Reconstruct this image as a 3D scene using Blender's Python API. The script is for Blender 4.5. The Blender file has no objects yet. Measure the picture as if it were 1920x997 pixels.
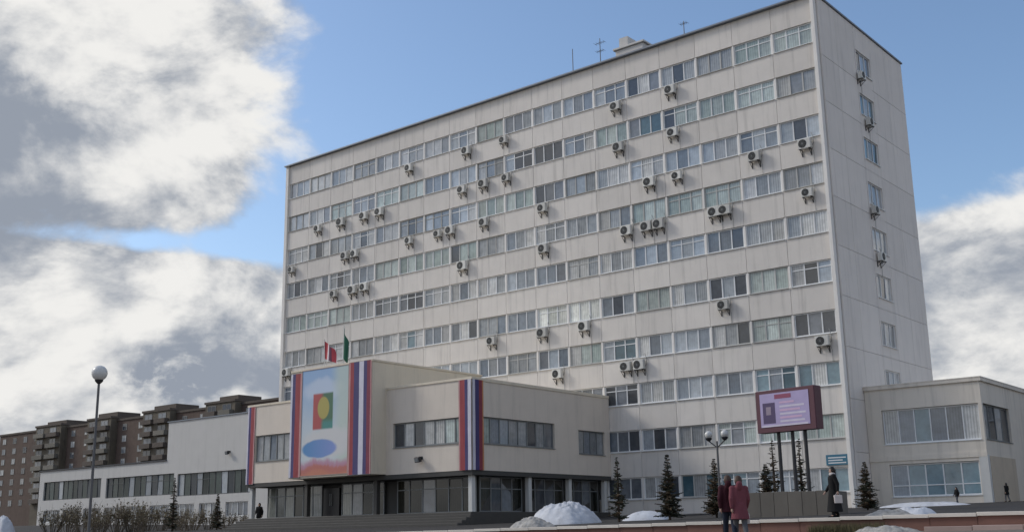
import bpy, math, random
from mathutils import Vector, Matrix, noise as mnoise
R = math.radians
rnd = random.Random(11)
S = bpy.context.scene
COL = S.collection
G = -2.4                                   # level of the plaza at the buildings (z = 0 is the floor line of the second storey)

# ---------------------------------------------------------------- camera
F_PX, PITCH, ROLL, YAW = 2097.0, 0.2334, -0.0163, -0.6855
CAM = Vector((27.345, -65.652, -3.579))
cy, sy = math.cos(YAW), math.sin(YAW)
f0 = Vector((sy, cy, 0)); r0 = Vector((cy, -sy, 0)); u0 = Vector((0, 0, 1))
FW = f0 * math.cos(PITCH) + u0 * math.sin(PITCH)
U1 = u0 * math.cos(PITCH) - f0 * math.sin(PITCH)
RT = r0 * math.cos(ROLL) + U1 * math.sin(ROLL)
UP = U1 * math.cos(ROLL) - r0 * math.sin(ROLL)
cd = bpy.data.cameras.new('camera'); cam = bpy.data.objects.new('camera', cd); COL.objects.link(cam)
m = Matrix((RT, UP, -FW)).transposed().to_4x4(); m.translation = CAM; cam.matrix_world = m
cd.sensor_width = 36; cd.lens = F_PX / 1920 * 36; cd.clip_end = 6000; cd.clip_start = 0.1
S.camera = cam
def ray(x, y): return (FW * F_PX + RT * (x - 960) + UP * (498.5 - y)).normalized()
def onY(x, y, Y): d = ray(x, y); return CAM + d * ((Y - CAM.y) / d.y)
def onX(x, y, X): d = ray(x, y); return CAM + d * ((X - CAM.x) / d.x)
def atd(x, y, dep): d = ray(x, y); return CAM + d * (dep / d.dot(FW))

# ---------------------------------------------------------------- sky and sun
SUN = Vector((-0.84, -0.33, 0.62)).normalized()
S.view_settings.view_transform = 'Standard'; S.view_settings.look = 'None'
S.view_settings.exposure = 0.65; S.view_settings.gamma = 1.0
W = bpy.data.worlds.new('World'); S.world = W; W.use_nodes = True
nt = W.node_tree; nt.nodes.clear()
def N(tree, t, **kw):
    n = tree.nodes.new(t)
    for k, v in kw.items(): setattr(n, k, v)
    return n
def setin(tree, n, i, v):
    if v is None: return
    if isinstance(v, bpy.types.NodeSocket): tree.links.new(v, n.inputs[i])
    else: n.inputs[i].default_value = v
def M(tree, op, a, b=None, c=None):
    n = N(tree, 'ShaderNodeMath', operation=op)
    for i, v in enumerate((a, b, c)): setin(tree, n, i, v)
    return n.outputs[0]
def SM(tree, x, a, b):                      # smoothstep from a to b
    n = N(tree, 'ShaderNodeMapRange', interpolation_type='SMOOTHSTEP')
    setin(tree, n, 0, x); n.inputs[1].default_value = a; n.inputs[2].default_value = b
    return n.outputs[0]
def MIX(tree, f, a, b):
    n = N(tree, 'ShaderNodeMix', data_type='RGBA')
    setin(tree, n, 0, f)
    for i, v in ((6, a), (7, b)):
        if isinstance(v, tuple): v = (*v, 1) if len(v) == 3 else v
        setin(tree, n, i, v)
    return n.outputs[2]
def NOISE(tree, vec, scale, detail=4, rough=.55, dist=0.0):
    n = N(tree, 'ShaderNodeTexNoise')
    if vec is not None: tree.links.new(vec, n.inputs['Vector'])
    n.inputs['Scale'].default_value = scale; n.inputs['Detail'].default_value = detail
    n.inputs['Roughness'].default_value = rough; n.inputs['Distortion'].default_value = dist
    return n.outputs[0]
tc = N(nt, 'ShaderNodeTexCoord').outputs['Generated']
sep = N(nt, 'ShaderNodeSeparateXYZ'); nt.links.new(tc, sep.inputs[0])
DEG = 57.29578
az = M(nt, 'MULTIPLY', M(nt, 'ARCTAN2', sep.outputs[0], sep.outputs[1]), DEG)
el = M(nt, 'MULTIPLY', M(nt, 'ARCSINE', sep.outputs[2]), DEG)
mp = N(nt, 'ShaderNodeMapping'); nt.links.new(tc, mp.inputs[0]); mp.inputs['Scale'].default_value = (1, 1, 1.7)
mp.inputs['Location'].default_value = (0.3, 0.12, 0.0)
vec = mp.outputs[0]
def gauss(a0, e0, sa, se):
    a = M(nt, 'POWER', M(nt, 'ABSOLUTE', M(nt, 'DIVIDE', M(nt, 'SUBTRACT', az, a0), sa)), 2.0)
    e = M(nt, 'POWER', M(nt, 'ABSOLUTE', M(nt, 'DIVIDE', M(nt, 'SUBTRACT', el, e0), se)), 2.0)
    return M(nt, 'POWER', 2.71828, M(nt, 'MULTIPLY', M(nt, 'ADD', a, e), -1.0))
n1 = NOISE(nt, vec, 4.5, 9, .56, .25)
off = N(nt, 'ShaderNodeVectorMath', operation='ADD'); nt.links.new(vec, off.inputs[0]); off.inputs[1].default_value = tuple(Vector((SUN.x, SUN.y, SUN.z * 1.7)) * .030)
n1b = NOISE(nt, off.outputs[0], 4.5, 9, .56, .25)
relief = M(nt, 'MULTIPLY', M(nt, 'SUBTRACT', n1b, n1), 4.2)
n2 = NOISE(nt, vec, 7.0, 7, .6, .4)
n3 = NOISE(nt, vec, 2.2, 3, .5)
def addm(*xs):
    s = xs[0]
    for x in xs[1:]: s = M(nt, 'ADD', s, x)
    return s
def mul(a, b): return M(nt, 'MULTIPLY', a, b)
bank = SM(nt, el, 15.6, 12.2)
dens = addm(n1, mul(bank, .36), mul(gauss(-64, 21.5, 10.5, 6.0), .44), mul(gauss(-56, 20, 5.0, 4.2), .12),
            mul(gauss(-31, 25, 17, 9), -.46), mul(gauss(-57, 14.1, 9, .7), -.20), mul(gauss(-13, 18.5, 6, 2.2), -.22), -.50)
mask = SM(nt, dens, -.03, .12)
n4 = NOISE(nt, vec, 17.0, 7, .6, .3)
shade = addm(relief, mul(SM(nt, n2, .40, .64), .42), mul(SM(nt, n4, .35, .70), .22), mul(SM(nt, dens, .15, .55), .16), mul(SM(nt, dens, .14, .0), .12), mul(gauss(-66, 18.6, 5.2, 3.9), .85),
             mul(gauss(-60, 15.4, 9, 1.5), .42), mul(mul(gauss(-55.8, 7.7, 2.3, 1.1), SM(nt, n4, .30, .58)), 1.5), mul(gauss(-51.2, 7.3, 1.3, 1.1), .8),
             mul(gauss(-15, 10, 6, 5.0), .34), mul(gauss(-57, 26, 6, 4), -.22), .02)
shade = SM(nt, shade, 0.0, 1.0)
sky = N(nt, 'ShaderNodeTexSky', sky_type='NISHITA', sun_disc=False)
sky.sun_elevation = math.asin(SUN.z); sky.sun_rotation = math.atan2(SUN.x, SUN.y)
sky.air_density = 1.0; sky.dust_density = 1.2; sky.ozone_density = 1.5
CK = 5.8
white = (0.96 * CK, 0.95 * CK, 0.925 * CK); grey = (0.33 * CK, 0.37 * CK, 0.44 * CK)
cloud = MIX(nt, shade, white, grey)
skyb = N(nt, 'ShaderNodeVectorMath', operation='MULTIPLY'); nt.links.new(sky.outputs[0], skyb.inputs[0]); skyb.inputs[1].default_value = (0.94, 1.0, 1.05)
final = MIX(nt, mask, skyb.outputs[0], cloud)
bg = N(nt, 'ShaderNodeBackground'); nt.links.new(final, bg.inputs[0]); bg.inputs[1].default_value = 0.10
wo = N(nt, 'ShaderNodeOutputWorld'); nt.links.new(bg.outputs[0], wo.inputs[0])
ld = bpy.data.lights.new('sun', 'SUN'); ld.energy = 1.0; ld.angle = R(12); ld.color = (1, .94, .85)
lo = bpy.data.objects.new('sun', ld); COL.objects.link(lo); lo.rotation_euler = SUN.to_track_quat('Z', 'Y').to_euler(); lo.location = (-40, -40, 80)

# ---------------------------------------------------------------- materials
MATS = {}
def mat(name, col, rough=.8, var=.10, scale=1.5, metal=0.0, spec=.4, streak=0.0, bump=0.0, per=0.0, bscale=30):
    """plain surface with noise variation, optional vertical dirt streaks and per-piece variation"""
    if name in MATS: return MATS[name]
    mm = bpy.data.materials.new(name); mm.use_nodes = True; t = mm.node_tree
    b = t.nodes['Principled BSDF']; b.inputs['Roughness'].default_value = rough; b.inputs['Metallic'].default_value = metal
    b.inputs['Specular IOR Level'].default_value = spec
    geo = N(t, 'ShaderNodeNewGeometry'); pos = geo.outputs['Position']
    f = M(t, 'MULTIPLY_ADD', NOISE(t, pos, scale, 6, .6), 2 * var, 1 - var)
    if streak:
        mp = N(t, 'ShaderNodeMapping'); t.links.new(pos, mp.inputs[0]); mp.inputs['Scale'].default_value = (2.2, 2.2, .16)
        s = SM(t, NOISE(t, mp.outputs[0], 1.0, 5, .65), .48, .75)
        f = M(t, 'MULTIPLY', f, M(t, 'MULTIPLY_ADD', s, -streak, 1.0))
    if per:
        oi = N(t, 'ShaderNodeObjectInfo')
        f = M(t, 'MULTIPLY', f, M(t, 'MULTIPLY_ADD', oi.outputs['Random'], 2 * per, 1 - per))
    v = N(t, 'ShaderNodeVectorMath', operation='SCALE'); v.inputs[0].default_value = col; t.links.new(f, v.inputs['Scale'])
    t.links.new(v.outputs[0], b.inputs['Base Color'])
    if bump:
        bn = N(t, 'ShaderNodeBump'); bn.inputs['Strength'].default_value = bump; bn.inputs['Distance'].default_value = .02
        t.links.new(NOISE(t, pos, bscale, 5, .6), bn.inputs['Height']); t.links.new(bn.outputs[0], b.inputs['Normal'])
    MATS[name] = mm; return mm
def glass(name, col, col2, folds=0.0, spec=.9, split=.5):
    """window pane: reflecting glass over what hangs behind it; col at the bottom, col2 as a blind of random drop"""
    mm = bpy.data.materials.new(name); mm.use_nodes = True; t = mm.node_tree
    b = t.nodes['Principled BSDF']; b.inputs['Roughness'].default_value = .06; b.inputs['Specular IOR Level'].default_value = spec
    geo = N(t, 'ShaderNodeNewGeometry'); oi = N(t, 'ShaderNodeObjectInfo')
    rd = M(t, 'FRACT', M(t, 'ADD', oi.outputs['Random'], geo.outputs['Random Per Island']))
    rd2 = M(t, 'FRACT', M(t, 'MULTIPLY', rd, 7.31))
    sp = N(t, 'ShaderNodeSeparateXYZ'); t.links.new(geo.outputs['Position'], sp.inputs[0])
    u = M(t, 'ADD', sp.outputs[0], sp.outputs[1])
    fold = M(t, 'MULTIPLY_ADD', M(t, 'SINE', M(t, 'MULTIPLY', u, 38.0)), folds * .5, 1 - folds * .5)
    cA = MIX(t, SM(t, rd, split - .08, split + .08), col, col2)
    br = M(t, 'MULTIPLY_ADD', rd2, .5, .75)
    br = M(t, 'MULTIPLY', br, fold)
    br = M(t, 'MULTIPLY', br, M(t, 'MULTIPLY_ADD', NOISE(t, geo.outputs['Position'], 2.6, 4, .6), .9, .55))
    v = N(t, 'ShaderNodeVectorMath', operation='SCALE'); t.links.new(cA, v.inputs[0]); t.links.new(br, v.inputs['Scale'])
    t.links.new(v.outputs[0], b.inputs['Base Color'])
    MATS[name] = mm; return mm
conc = mat('facade_concrete', (.715, .672, .620), .85, .10, .9, streak=.20, per=.06, bump=.25)
conc_end = mat('end_wall_concrete', (.78, .725, .67), .85, .08, .7, streak=.14, per=.045, bump=.2)
pier_m = mat('pier_white', (.79, .76, .715), .75, .10, 1.2, streak=.12, per=.05)
coping_m = mat('coping_metal', (.19, .21, .24), .5, .15, 1.0, metal=.3)
white_frame = mat('window_frame_white', (.74, .75, .75), .5, .08, 2, per=.08)
grey_frame = mat('window_frame_old', (.46, .46, .44), .6, .12, 2, per=.15)
alu_frame = mat('aluminium_frame', (.22, .23, .23), .5, .1, 2, metal=.2)
g_dark = glass('glass_dark', (.055, .062, .073), (.17, .185, .205), 0, .9, .55)
g_blue = glass('glass_blue', (.19, .225, .265), (.36, .40, .435), 0.1, .9, .5)
g_mint = glass('glass_mint', (.34, .405, .375), (.46, .52, .49), .25, .7, .4)
g_pale = glass('glass_pale', (.36, .38, .39), (.56, .56, .54), .35, .7, .5)
g_cream = glass('glass_cream', (.74, .76, .68), (.84, .85, .78), .3, .6, .4)
g_grey = glass('glass_grey', (.28, .295, .305), (.46, .465, .46), .2, .8, .5)
g_teal = glass('glass_teal', (.07, .135, .17), (.16, .245, .285), 0, .9, .5)
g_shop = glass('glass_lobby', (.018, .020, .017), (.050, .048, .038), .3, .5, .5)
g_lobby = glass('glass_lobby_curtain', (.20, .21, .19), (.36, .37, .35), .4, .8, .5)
stone = mat('podium_stone', (.74, .66, .53), .75, .09, .7, streak=.14, bump=.2)
stone_d = mat('podium_stone_pink', (.70, .625, .54), .75, .08, .9, streak=.12, bump=.2)
white_wall = mat('white_plaster', (.57, .555, .53), .8, .06, .8, streak=.10, bump=.15)
annex_m = mat('annex_plaster', (.72, .66, .575), .8, .10, .8, streak=.2, bump=.2)
annex_tan = mat('annex_tan_panel', (.56, .48, .38), .8, .12, 1, streak=.15)
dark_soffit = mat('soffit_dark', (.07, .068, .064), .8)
granite_dark = mat('granite_dark', (.065, .062, .057), .6, .2, 3)
white_col = mat('column_white', (.60, .60, .58), .7, .1, 2, streak=.1)
roof_m = mat('roof_felt', (.08, .08, .085), .9)
asphalt = mat('asphalt', (.036, .033, .031), .9, .25, .35, bump=.4)
paving = mat('paving_grey', (.17, .15, .13), .9, .2, .6, bump=.3)
dark_metal = mat('dark_metal', (.03, .03, .033), .5, .1, 2)
pole_m = mat('pole_grey_metal', (.12, .12, .125), .5, .1, 2, metal=.4)
ac_m = mat('ac_casing_white', (.60, .59, .55), .5, .12, 3, streak=.25, per=.22)
ac_fan = mat('ac_fan_black', (.018, .018, .018), .6)
brick_m = mat('apartment_brick', (.125, .090, .073), .9, .35, .8, streak=.3)
brick_t = mat('apartment_olive_panel', (.135, .115, .088), .9, .35, .7, streak=.3)
brick_p = mat('apartment_dark_panel', (.115, .095, .080), .9, .2, .4)
balc_m = mat('balcony_pale', (.21, .195, .165), .9, .18, .5, per=.25)
kerb_m = mat('kerb_stone', (.66, .61, .545), .8, .14, 2, per=.08, bump=.3)
wall_red = mat('red_brown_granite', (.175, .088, .068), .75, .22, 2, per=.12, bump=.3)
step_pink = mat('pink_granite', (.36, .27, .24), .75, .16, 2, per=.08)
plant_m = mat('planter_concrete', (.155, .14, .12), .9, .18, 1.2, streak=.2, per=.1)
snow_m = mat('old_snow', (.54, .56, .60), .75, .30, 2.4, streak=.25, bump=1.0, bscale=11)
snow_d = mat('dirty_snow', (.36, .345, .32), .8, .85, 6.5, bump=.8, bscale=12)
def cloth(name, col, **k): return mat(name, col, .9, .12, 6, spec=.2, **k)

# ---------------------------------------------------------------- mesh helpers
class MB:
    def __init__(s): s.v = []; s.f = []; s.mi = []; s.cur = 0
    def quad(s, a, b, c, d):
        i = len(s.v); s.v += [tuple(a), tuple(b), tuple(c), tuple(d)]; s.f.append((i, i + 1, i + 2, i + 3)); s.mi.append(s.cur)
    def poly(s, pts):
        i = len(s.v); s.v += [tuple(p) for p in pts]; s.f.append(tuple(range(i, i + len(pts)))); s.mi.append(s.cur)
    def box(s, x0, x1, y0, y1, z0, z1):
        i = len(s.v)
        s.v += [(x0, y0, z0), (x1, y0, z0), (x1, y1, z0), (x0, y1, z0), (x0, y0, z1), (x1, y0, z1), (x1, y1, z1), (x0, y1, z1)]
        for q in ((0, 3, 2, 1), (4, 5, 6, 7), (0, 1, 5, 4), (1, 2, 6, 5), (2, 3, 7, 6), (3, 0, 4, 7)):
            s.f.append(tuple(i + k for k in q)); s.mi.append(s.cur)
        return s
    def bbox(s, x0, x1, y0, y1, z0, z1, c=.02):
        """box with its vertical and top edges chamfered"""
        i = len(s.v); e = [(x0 + c, y0), (x1 - c, y0), (x1, y0 + c), (x1, y1 - c), (x1 - c, y1), (x0 + c, y1), (x0, y1 - c), (x0, y0 + c)]
        e2 = [(min(max(x, x0 + c), x1 - c), min(max(y, y0 + c), y1 - c)) for x, y in e]
        s.v += [(x, y, z0) for x, y in e] + [(x, y, z1 - c) for x, y in e] + [(x, y, z1) for x, y in e2]
        for k in range(8):
            n = (k + 1) % 8
            s.f.append((i + k, i + n, i + 8 + n, i + 8 + k)); s.mi.append(s.cur)
            s.f.append((i + 8 + k, i + 8 + n, i + 16 + n, i + 16 + k)); s.mi.append(s.cur)
        s.f.append(tuple(i + 16 + k for k in range(8))); s.mi.append(s.cur)
        s.f.append(tuple(i + 7 - k for k in range(8))); s.mi.append(s.cur)
        return s
    def tube(s, p0, p1, ra, rb, n=8, cap=True):
        p0 = Vector(p0); p1 = Vector(p1); d = (p1 - p0)
        if d.length < 1e-6: return s
        d.normalize(); a = d.orthogonal().normalized(); b = d.cross(a); i = len(s.v)
        for p, r in ((p0, ra), (p1, rb)):
            for k in range(n):
                t = 2 * math.pi * k / n; q = p + (a * math.cos(t) + b * math.sin(t)) * r; s.v.append(tuple(q))
        for k in range(n):
            l = (k + 1) % n; s.f.append((i + k, i + l, i + n + l, i + n + k)); s.mi.append(s.cur)
        if cap:
            s.f.append(tuple(i + n - 1 - k for k in range(n))); s.mi.append(s.cur)
            s.f.append(tuple(i + n + k for k in range(n))); s.mi.append(s.cur)
        return s
    def capsule(s, p0, p1, ra, rb, n=10, sx=1.0):
        """tapered limb with round ends"""
        p0 = Vector(p0); p1 = Vector(p1); d = p1 - p0; L = d.length
        d = d.normalized() if L > 1e-6 else Vector((0, 0, 1)); a = d.orthogonal().normalized(); b = d.cross(a); rings = []
        for t in (-90, -55, -25, 0): rings.append((p0 + d * (math.sin(R(t)) * ra), max(math.cos(R(t)) * ra, .0005)))
        for t in (0, 25, 55, 90): rings.append((p1 + d * (math.sin(R(t)) * rb), max(math.cos(R(t)) * rb, .0005)))
        i = len(s.v)
        for c, r in rings:
            for k in range(n):
                t = 2 * math.pi * k / n; s.v.append(tuple(c + (a * math.cos(t) + b * math.sin(t)) * r))
        for j in range(len(rings) - 1):
            for k in range(n):
                l = (k + 1) % n; s.f.append((i + j * n + k, i + j * n + l, i + j * n + n + l, i + j * n + n + k)); s.mi.append(s.cur)
        s.f.append(tuple(i + n - 1 - k for k in range(n))); s.mi.append(s.cur)
        e = i + (len(rings) - 1) * n; s.f.append(tuple(e + k for k in range(n))); s.mi.append(s.cur)
        return s
    def lathe(s, prof, n=16, c=(0, 0, 0), sx=1.0, sy=1.0):
        i = len(s.v)
        for r, z in prof:
            for k in range(n):
                t = 2 * math.pi * k / n; s.v.append((c[0] + r * math.cos(t) * sx, c[1] + r * math.sin(t) * sy, c[2] + z))
        for j in range(len(prof) - 1):
            for k in range(n):
                l = (k + 1) % n; s.f.append((i + j * n + k, i + j * n + l, i + j * n + n + l, i + j * n + n + k)); s.mi.append(s.cur)
        s.f.append(tuple(i + n - 1 - k for k in range(n))); s.mi.append(s.cur)
        e = i + (len(prof) - 1) * n; s.f.append(tuple(e + k for k in range(n))); s.mi.append(s.cur)
        return s
    def mesh(s, name, mats, smooth=False):
        me = bpy.data.meshes.new(name); me.from_pydata(s.v, [], s.f)
        for mm in (mats if isinstance(mats, (list, tuple)) else [mats]): me.materials.append(mm)
        if any(s.mi): me.polygons.foreach_set('material_index', s.mi)
        if smooth: me.polygons.foreach_set('use_smooth', [True] * len(s.f))
        me.update(); return me
def link(name, me, parent=None, loc=(0, 0, 0), rz=0.0):
    o = bpy.data.objects.new(name, me); COL.objects.link(o); o.location = loc
    if rz: o.rotation_euler = (0, 0, rz)
    if parent: o.parent = parent
    return o
def tag(o, label, cat, group=None):
    o['label'] = label; o['category'] = cat
    if group: o['group'] = group
    return o
def thing(name, label, cat, loc=(0, 0, 0), rz=0.0, group=None):
    return tag(link(name, None, None, loc, rz), label, cat, group)
def part(name, mb, mats, parent, smooth=False, world=True):
    """mesh given in world coordinates, stored relative to its (unrotated) thing"""
    if world and parent:
        b = Vector(parent.location); q = parent.parent
        while q: b += Vector(q.location); q = q.parent
        mb.v = [(x - b.x, y - b.y, z - b.z) for x, y, z in mb.v]
    return link(name, mb.mesh(name, mats, smooth), parent)
def structure(name, me): o = link(name, me); o['kind'] = 'structure'; return o
def copytree(o, parent=None):
    c = o.copy(); COL.objects.link(c); c.parent = parent
    for ch in o.children: copytree(ch, c)
    return c
def wall_sheet(mb, o, ux, nx, u0_, u1_, z0, z1, holes, dep):
    """front sheet of a wall with reveals round its openings; o origin, ux along, nx outward"""
    us = sorted({u0_, u1_, *[h[0] for h in holes], *[h[1] for h in holes]}); zs = sorted({z0, z1, *[h[2] for h in holes], *[h[3] for h in holes]})
    P = lambda u, z, d=0.0: (o[0] + ux[0] * u - nx[0] * d, o[1] + ux[1] * u - nx[1] * d, z)
    for a, b in zip(us, us[1:]):
        for c, d in zip(zs, zs[1:]):
            uc, zc = (a + b) / 2, (c + d) / 2
            if any(h[0] < uc < h[1] and h[2] < zc < h[3] for h in holes): continue
            mb.quad(P(a, c), P(b, c), P(b, d), P(a, d))
    for a, b, c, d in holes:
        mb.quad(P(a, c), P(a, d), P(a, d, dep), P(a, c, dep)); mb.quad(P(b, d), P(b, c), P(b, c, dep), P(b, d, dep))
        mb.quad(P(a, d), P(b, d), P(b, d, dep), P(a, d, dep)); mb.quad(P(b, c), P(a, c), P(a, c, dep), P(b, c, dep))
WIN_CACHE = {}
def window(parent, loc, rz, w, h, n, frame, panes, key=None, transom=0.0, mull=.07, name='window', panes_objs=True, stuff=None, sill=True, low=0.0):
    """framed window, local x along the wall and -y outward, origin at the opening's lower left corner"""
    k = (round(w, 3), round(h, 3), n, frame.name, transom, mull, sill, low)
    if k not in WIN_CACHE:
        b = MB(); e = .07
        b.box(0, w, 0, .08, 0, e); b.box(0, w, 0, .08, h - e, h); b.box(0, e, 0, .08, e, h - e); b.box(w - e, w, 0, .08, e, h - e)
        for i in range(1, n): x = w * i / n; b.box(x - mull / 2, x + mull / 2, -.004, .08, e, h - e)
        if transom: b.box(e, w - e, .006, .075, h * transom - .03, h * transom + .03)
        if low: b.box(e, w - e, .006, .075, h * low - .03, h * low + .03)
        if sill: b.box(-.02, w + .02, -.20, -.006, -.05, -.015)
        pw = w / n - mull; pb = MB(); pb.box(-pw / 2, pw / 2, -.004, .004, -(h - 2 * e) / 2, (h - 2 * e) / 2)
        WIN_CACHE[k] = (b.mesh(name + '_frame', frame), pb, {})
    fm, pb, pm = WIN_CACHE[k]
    o = link(name, fm, parent, loc, rz)
    for i in range(n):
        g = panes[i % len(panes)]; x = w * (i + .5) / n
        if panes_objs:
            if g.name not in pm: pm[g.name] = pb.mesh('pane', g)
            q = link('pane', pm[g.name], o, (x, .045, h / 2)); q.rotation_euler = (R(rnd.uniform(-1.3, 1.3)), 0, R(rnd.uniform(-1.3, 1.3)))
        else:
            st, gi = stuff; c, s_ = math.cos(rz), math.sin(rz); st.cur = gi[g.name]
            i0 = len(st.v)
            for (vx, vy, vz) in pb.v: X, Y = vx + x, vy + .045; st.v.append((loc[0] + X * c - Y * s_, loc[1] + X * s_ + Y * c, loc[2] + vz + h / 2))
            for f_ in pb.f: st.f.append(tuple(a + i0 for a in f_)); st.mi.append(st.cur)
    return o

# ---------------------------------------------------------------- ground
def zk(X): X = max(-12, min(30, X)); return -3.30 + .0105 * (X - 6.5)
YK = -28.6
def sst(a, b, x): t = max(0, min(1, (x - a) / (b - a))); return t * t * (3 - 2 * t)
def g(X, Y):
    if Y > YK: return zk(X) - .05 + .0325 * (min(Y, 3) - YK) + .62 * sst(-50, -95, X) * sst(-24, 0, Y)
    t = min(1, (YK - Y) / 32.0); a = zk(X) - .52
    return a * (1 - t) + -5.2 * t
xs = [-3000, -900, -400, -200, -110, -100, -95, -90, -85, -80, -75, -70, -65] + list(range(-60, 61, 3)) + [80, 120, 250, 600, 3000]
def grid(name, xs, ys, hf, m_):
    b = MB(); b.v = [(x, y, hf(x, y)) for y in ys for x in xs]; n = len(xs)
    for j in range(len(ys) - 1):
        for i in range(n - 1): b.f.append((j * n + i, j * n + i + 1, (j + 1) * n + i + 1, (j + 1) * n + i)); b.mi.append(0)
    return structure(name, b.mesh(name, m_))
grid('plaza', xs, [YK + .35] + [-28 + i for i in range(0, 12)] + [-16, -13, -10, -7, -4, -1, 3, 20, 60, 150, 400, 1200, 3500], g, asphalt)
grid('lower_walkway', xs, [-3000, -800, -200, -100, -80, -61, -56, -50, -44, -40, -36, -33, -31, YK - .02], g, paving)
# kerb strip of paler paving along the foot of the buildings
b = MB(); b.quad((-15, -3.2, g(-15, -3.2) + .03), (.4, -3.2, g(.4, -3.2) + .03), (.4, -.4, g(.4, -.4) + .03), (-15, -.4, g(-15, -.4) + .03))
structure('pavement', b.mesh('pavement', paving))

# retaining wall with stone cap along the plaza edge
rw = thing('retaining_wall', 'low red-brown stone wall with pale cap stones edging the plaza', 'wall', (0, YK, -3.8))
cap_me = MB().bbox(-.745, .745, -.10, .42, -.11, .0, .012).mesh('cap_stone', kerb_m)
blk_me = MB().bbox(-.745, .745, -.02, .34, -.62, -.115, .01).mesh('wall_stone', wall_red)
stp_me = MB().bbox(-.745, .745, -.62, -.06, -.75, -.40, .015).mesh('step_stone', step_pink)
i = 0
x = -48.0
while x < 48:
    z = zk(x) + rnd.uniform(-.006, .006)
    for nm, me in (('cap_stone', cap_me), ('wall_stone', blk_me)):
        o = link(nm, me, rw, (x, rnd.uniform(-.008, .008), z + 3.8)); o.rotation_euler = (0, rnd.uniform(-.004, .004), rnd.uniform(-.004, .004))
    if x > 14.6: link('step_stone', stp_me, rw, (x, 0, z + 3.8))
    x += 1.5

# ---------------------------------------------------------------- tall office block
Z10, ST = -0.795, 3.2276
BL, BD, BT = 54.0, 15.2, 30.89
office = thing('office_tower', 'tall ten-storey grey concrete office slab with long rows of windows', 'building', (-27, 7.6, G))
NB = 18; BW = (BL - .7) / NB; WH = 1.46; PIER = .15
b = MB(); b.box(-BL + .3, -.3, .27, BD - .25, G - 1, BT - .5); part('inner_wall', b, conc, office)
b = MB(); b.box(-BL, -BL + .35, -.16, BD, G - 1, BT - .12); part('end_fin', b, pier_m, office)
b = MB(); b.box(-.35, -.12, -.20, .26, G - 1, BT - .12); part('end_fin', b, pier_m, office)
b = MB(); b.box(-BL + .35, -.35, BD - .25, BD, G - 1, BT - .2); part('rear_wall', b, conc_end, office)
b = MB(); b.box(-BL + .2, -.2, .3, BD - .3, BT - .49, BT - .42); part('roof', b, roof_m, office)
b = MB()
b.box(-BL - .10, .10, -.32, .25, BT - .115, BT); b.box(-BL - .10, .10, BD - .2, BD + .10, BT - .115, BT)
b.box(-BL - .10, -BL + .3, .25, BD - .2, BT - .115, BT); b.box(-.30, .10, .25, BD - .2, BT - .115, BT); part('coping', b, coping_m, office)
ox, oy, oz = office.location
ph = ST - WH
sp_me = MB().bbox(-BW / 2 + .007, BW / 2 - .007, 0, .20, -ph / 2 + .008, ph / 2 - .008, .018).mesh('spandrel_panel', conc)
top_z0 = Z10 + 9 * ST + WH / 2; top_h = BT - .115 - top_z0
tp_me = MB().bbox(-BW / 2 + .007, BW / 2 - .007, 0, .20, .008, top_h - .004, .018).mesh('parapet_panel', conc)
bt_h = Z10 - WH / 2 - (G - 1.2)
bt_me = MB().bbox(-BW / 2 + .007, BW / 2 - .007, 0, .20, -bt_h, -.008, .018).mesh('plinth_panel', conc)
pier_me = MB().bbox(-PIER / 2, PIER / 2, .035, .26, -WH / 2, WH / 2, .015).mesh('pier', pier_m)
def bayX(n): return -.35 - BW * n            # right edge of bay n
for n in range(NB):
    xc = bayX(n) - BW / 2
    for k in range(1, 10):                   # panel between storey k (from the top) and k+1
        z = Z10 + (10 - k) * ST - ST / 2
        link('spandrel_panel', sp_me, office, (xc - ox, -oy, z - oz))
    link('parapet_panel', tp_me, office, (xc - ox, -oy, top_z0 - oz)); link('plinth_panel', bt_me, office, (xc - ox, -oy, Z10 - WH / 2 - oz))
for n in range(NB + 1):
    for k in range(1, 11): link('pier', pier_me, office, (bayX(n) + (PIER / 4 if n == 0 else -PIER / 4 if n == NB else 0) - ox, -oy, Z10 + (10 - k) * ST - oz))
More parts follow.
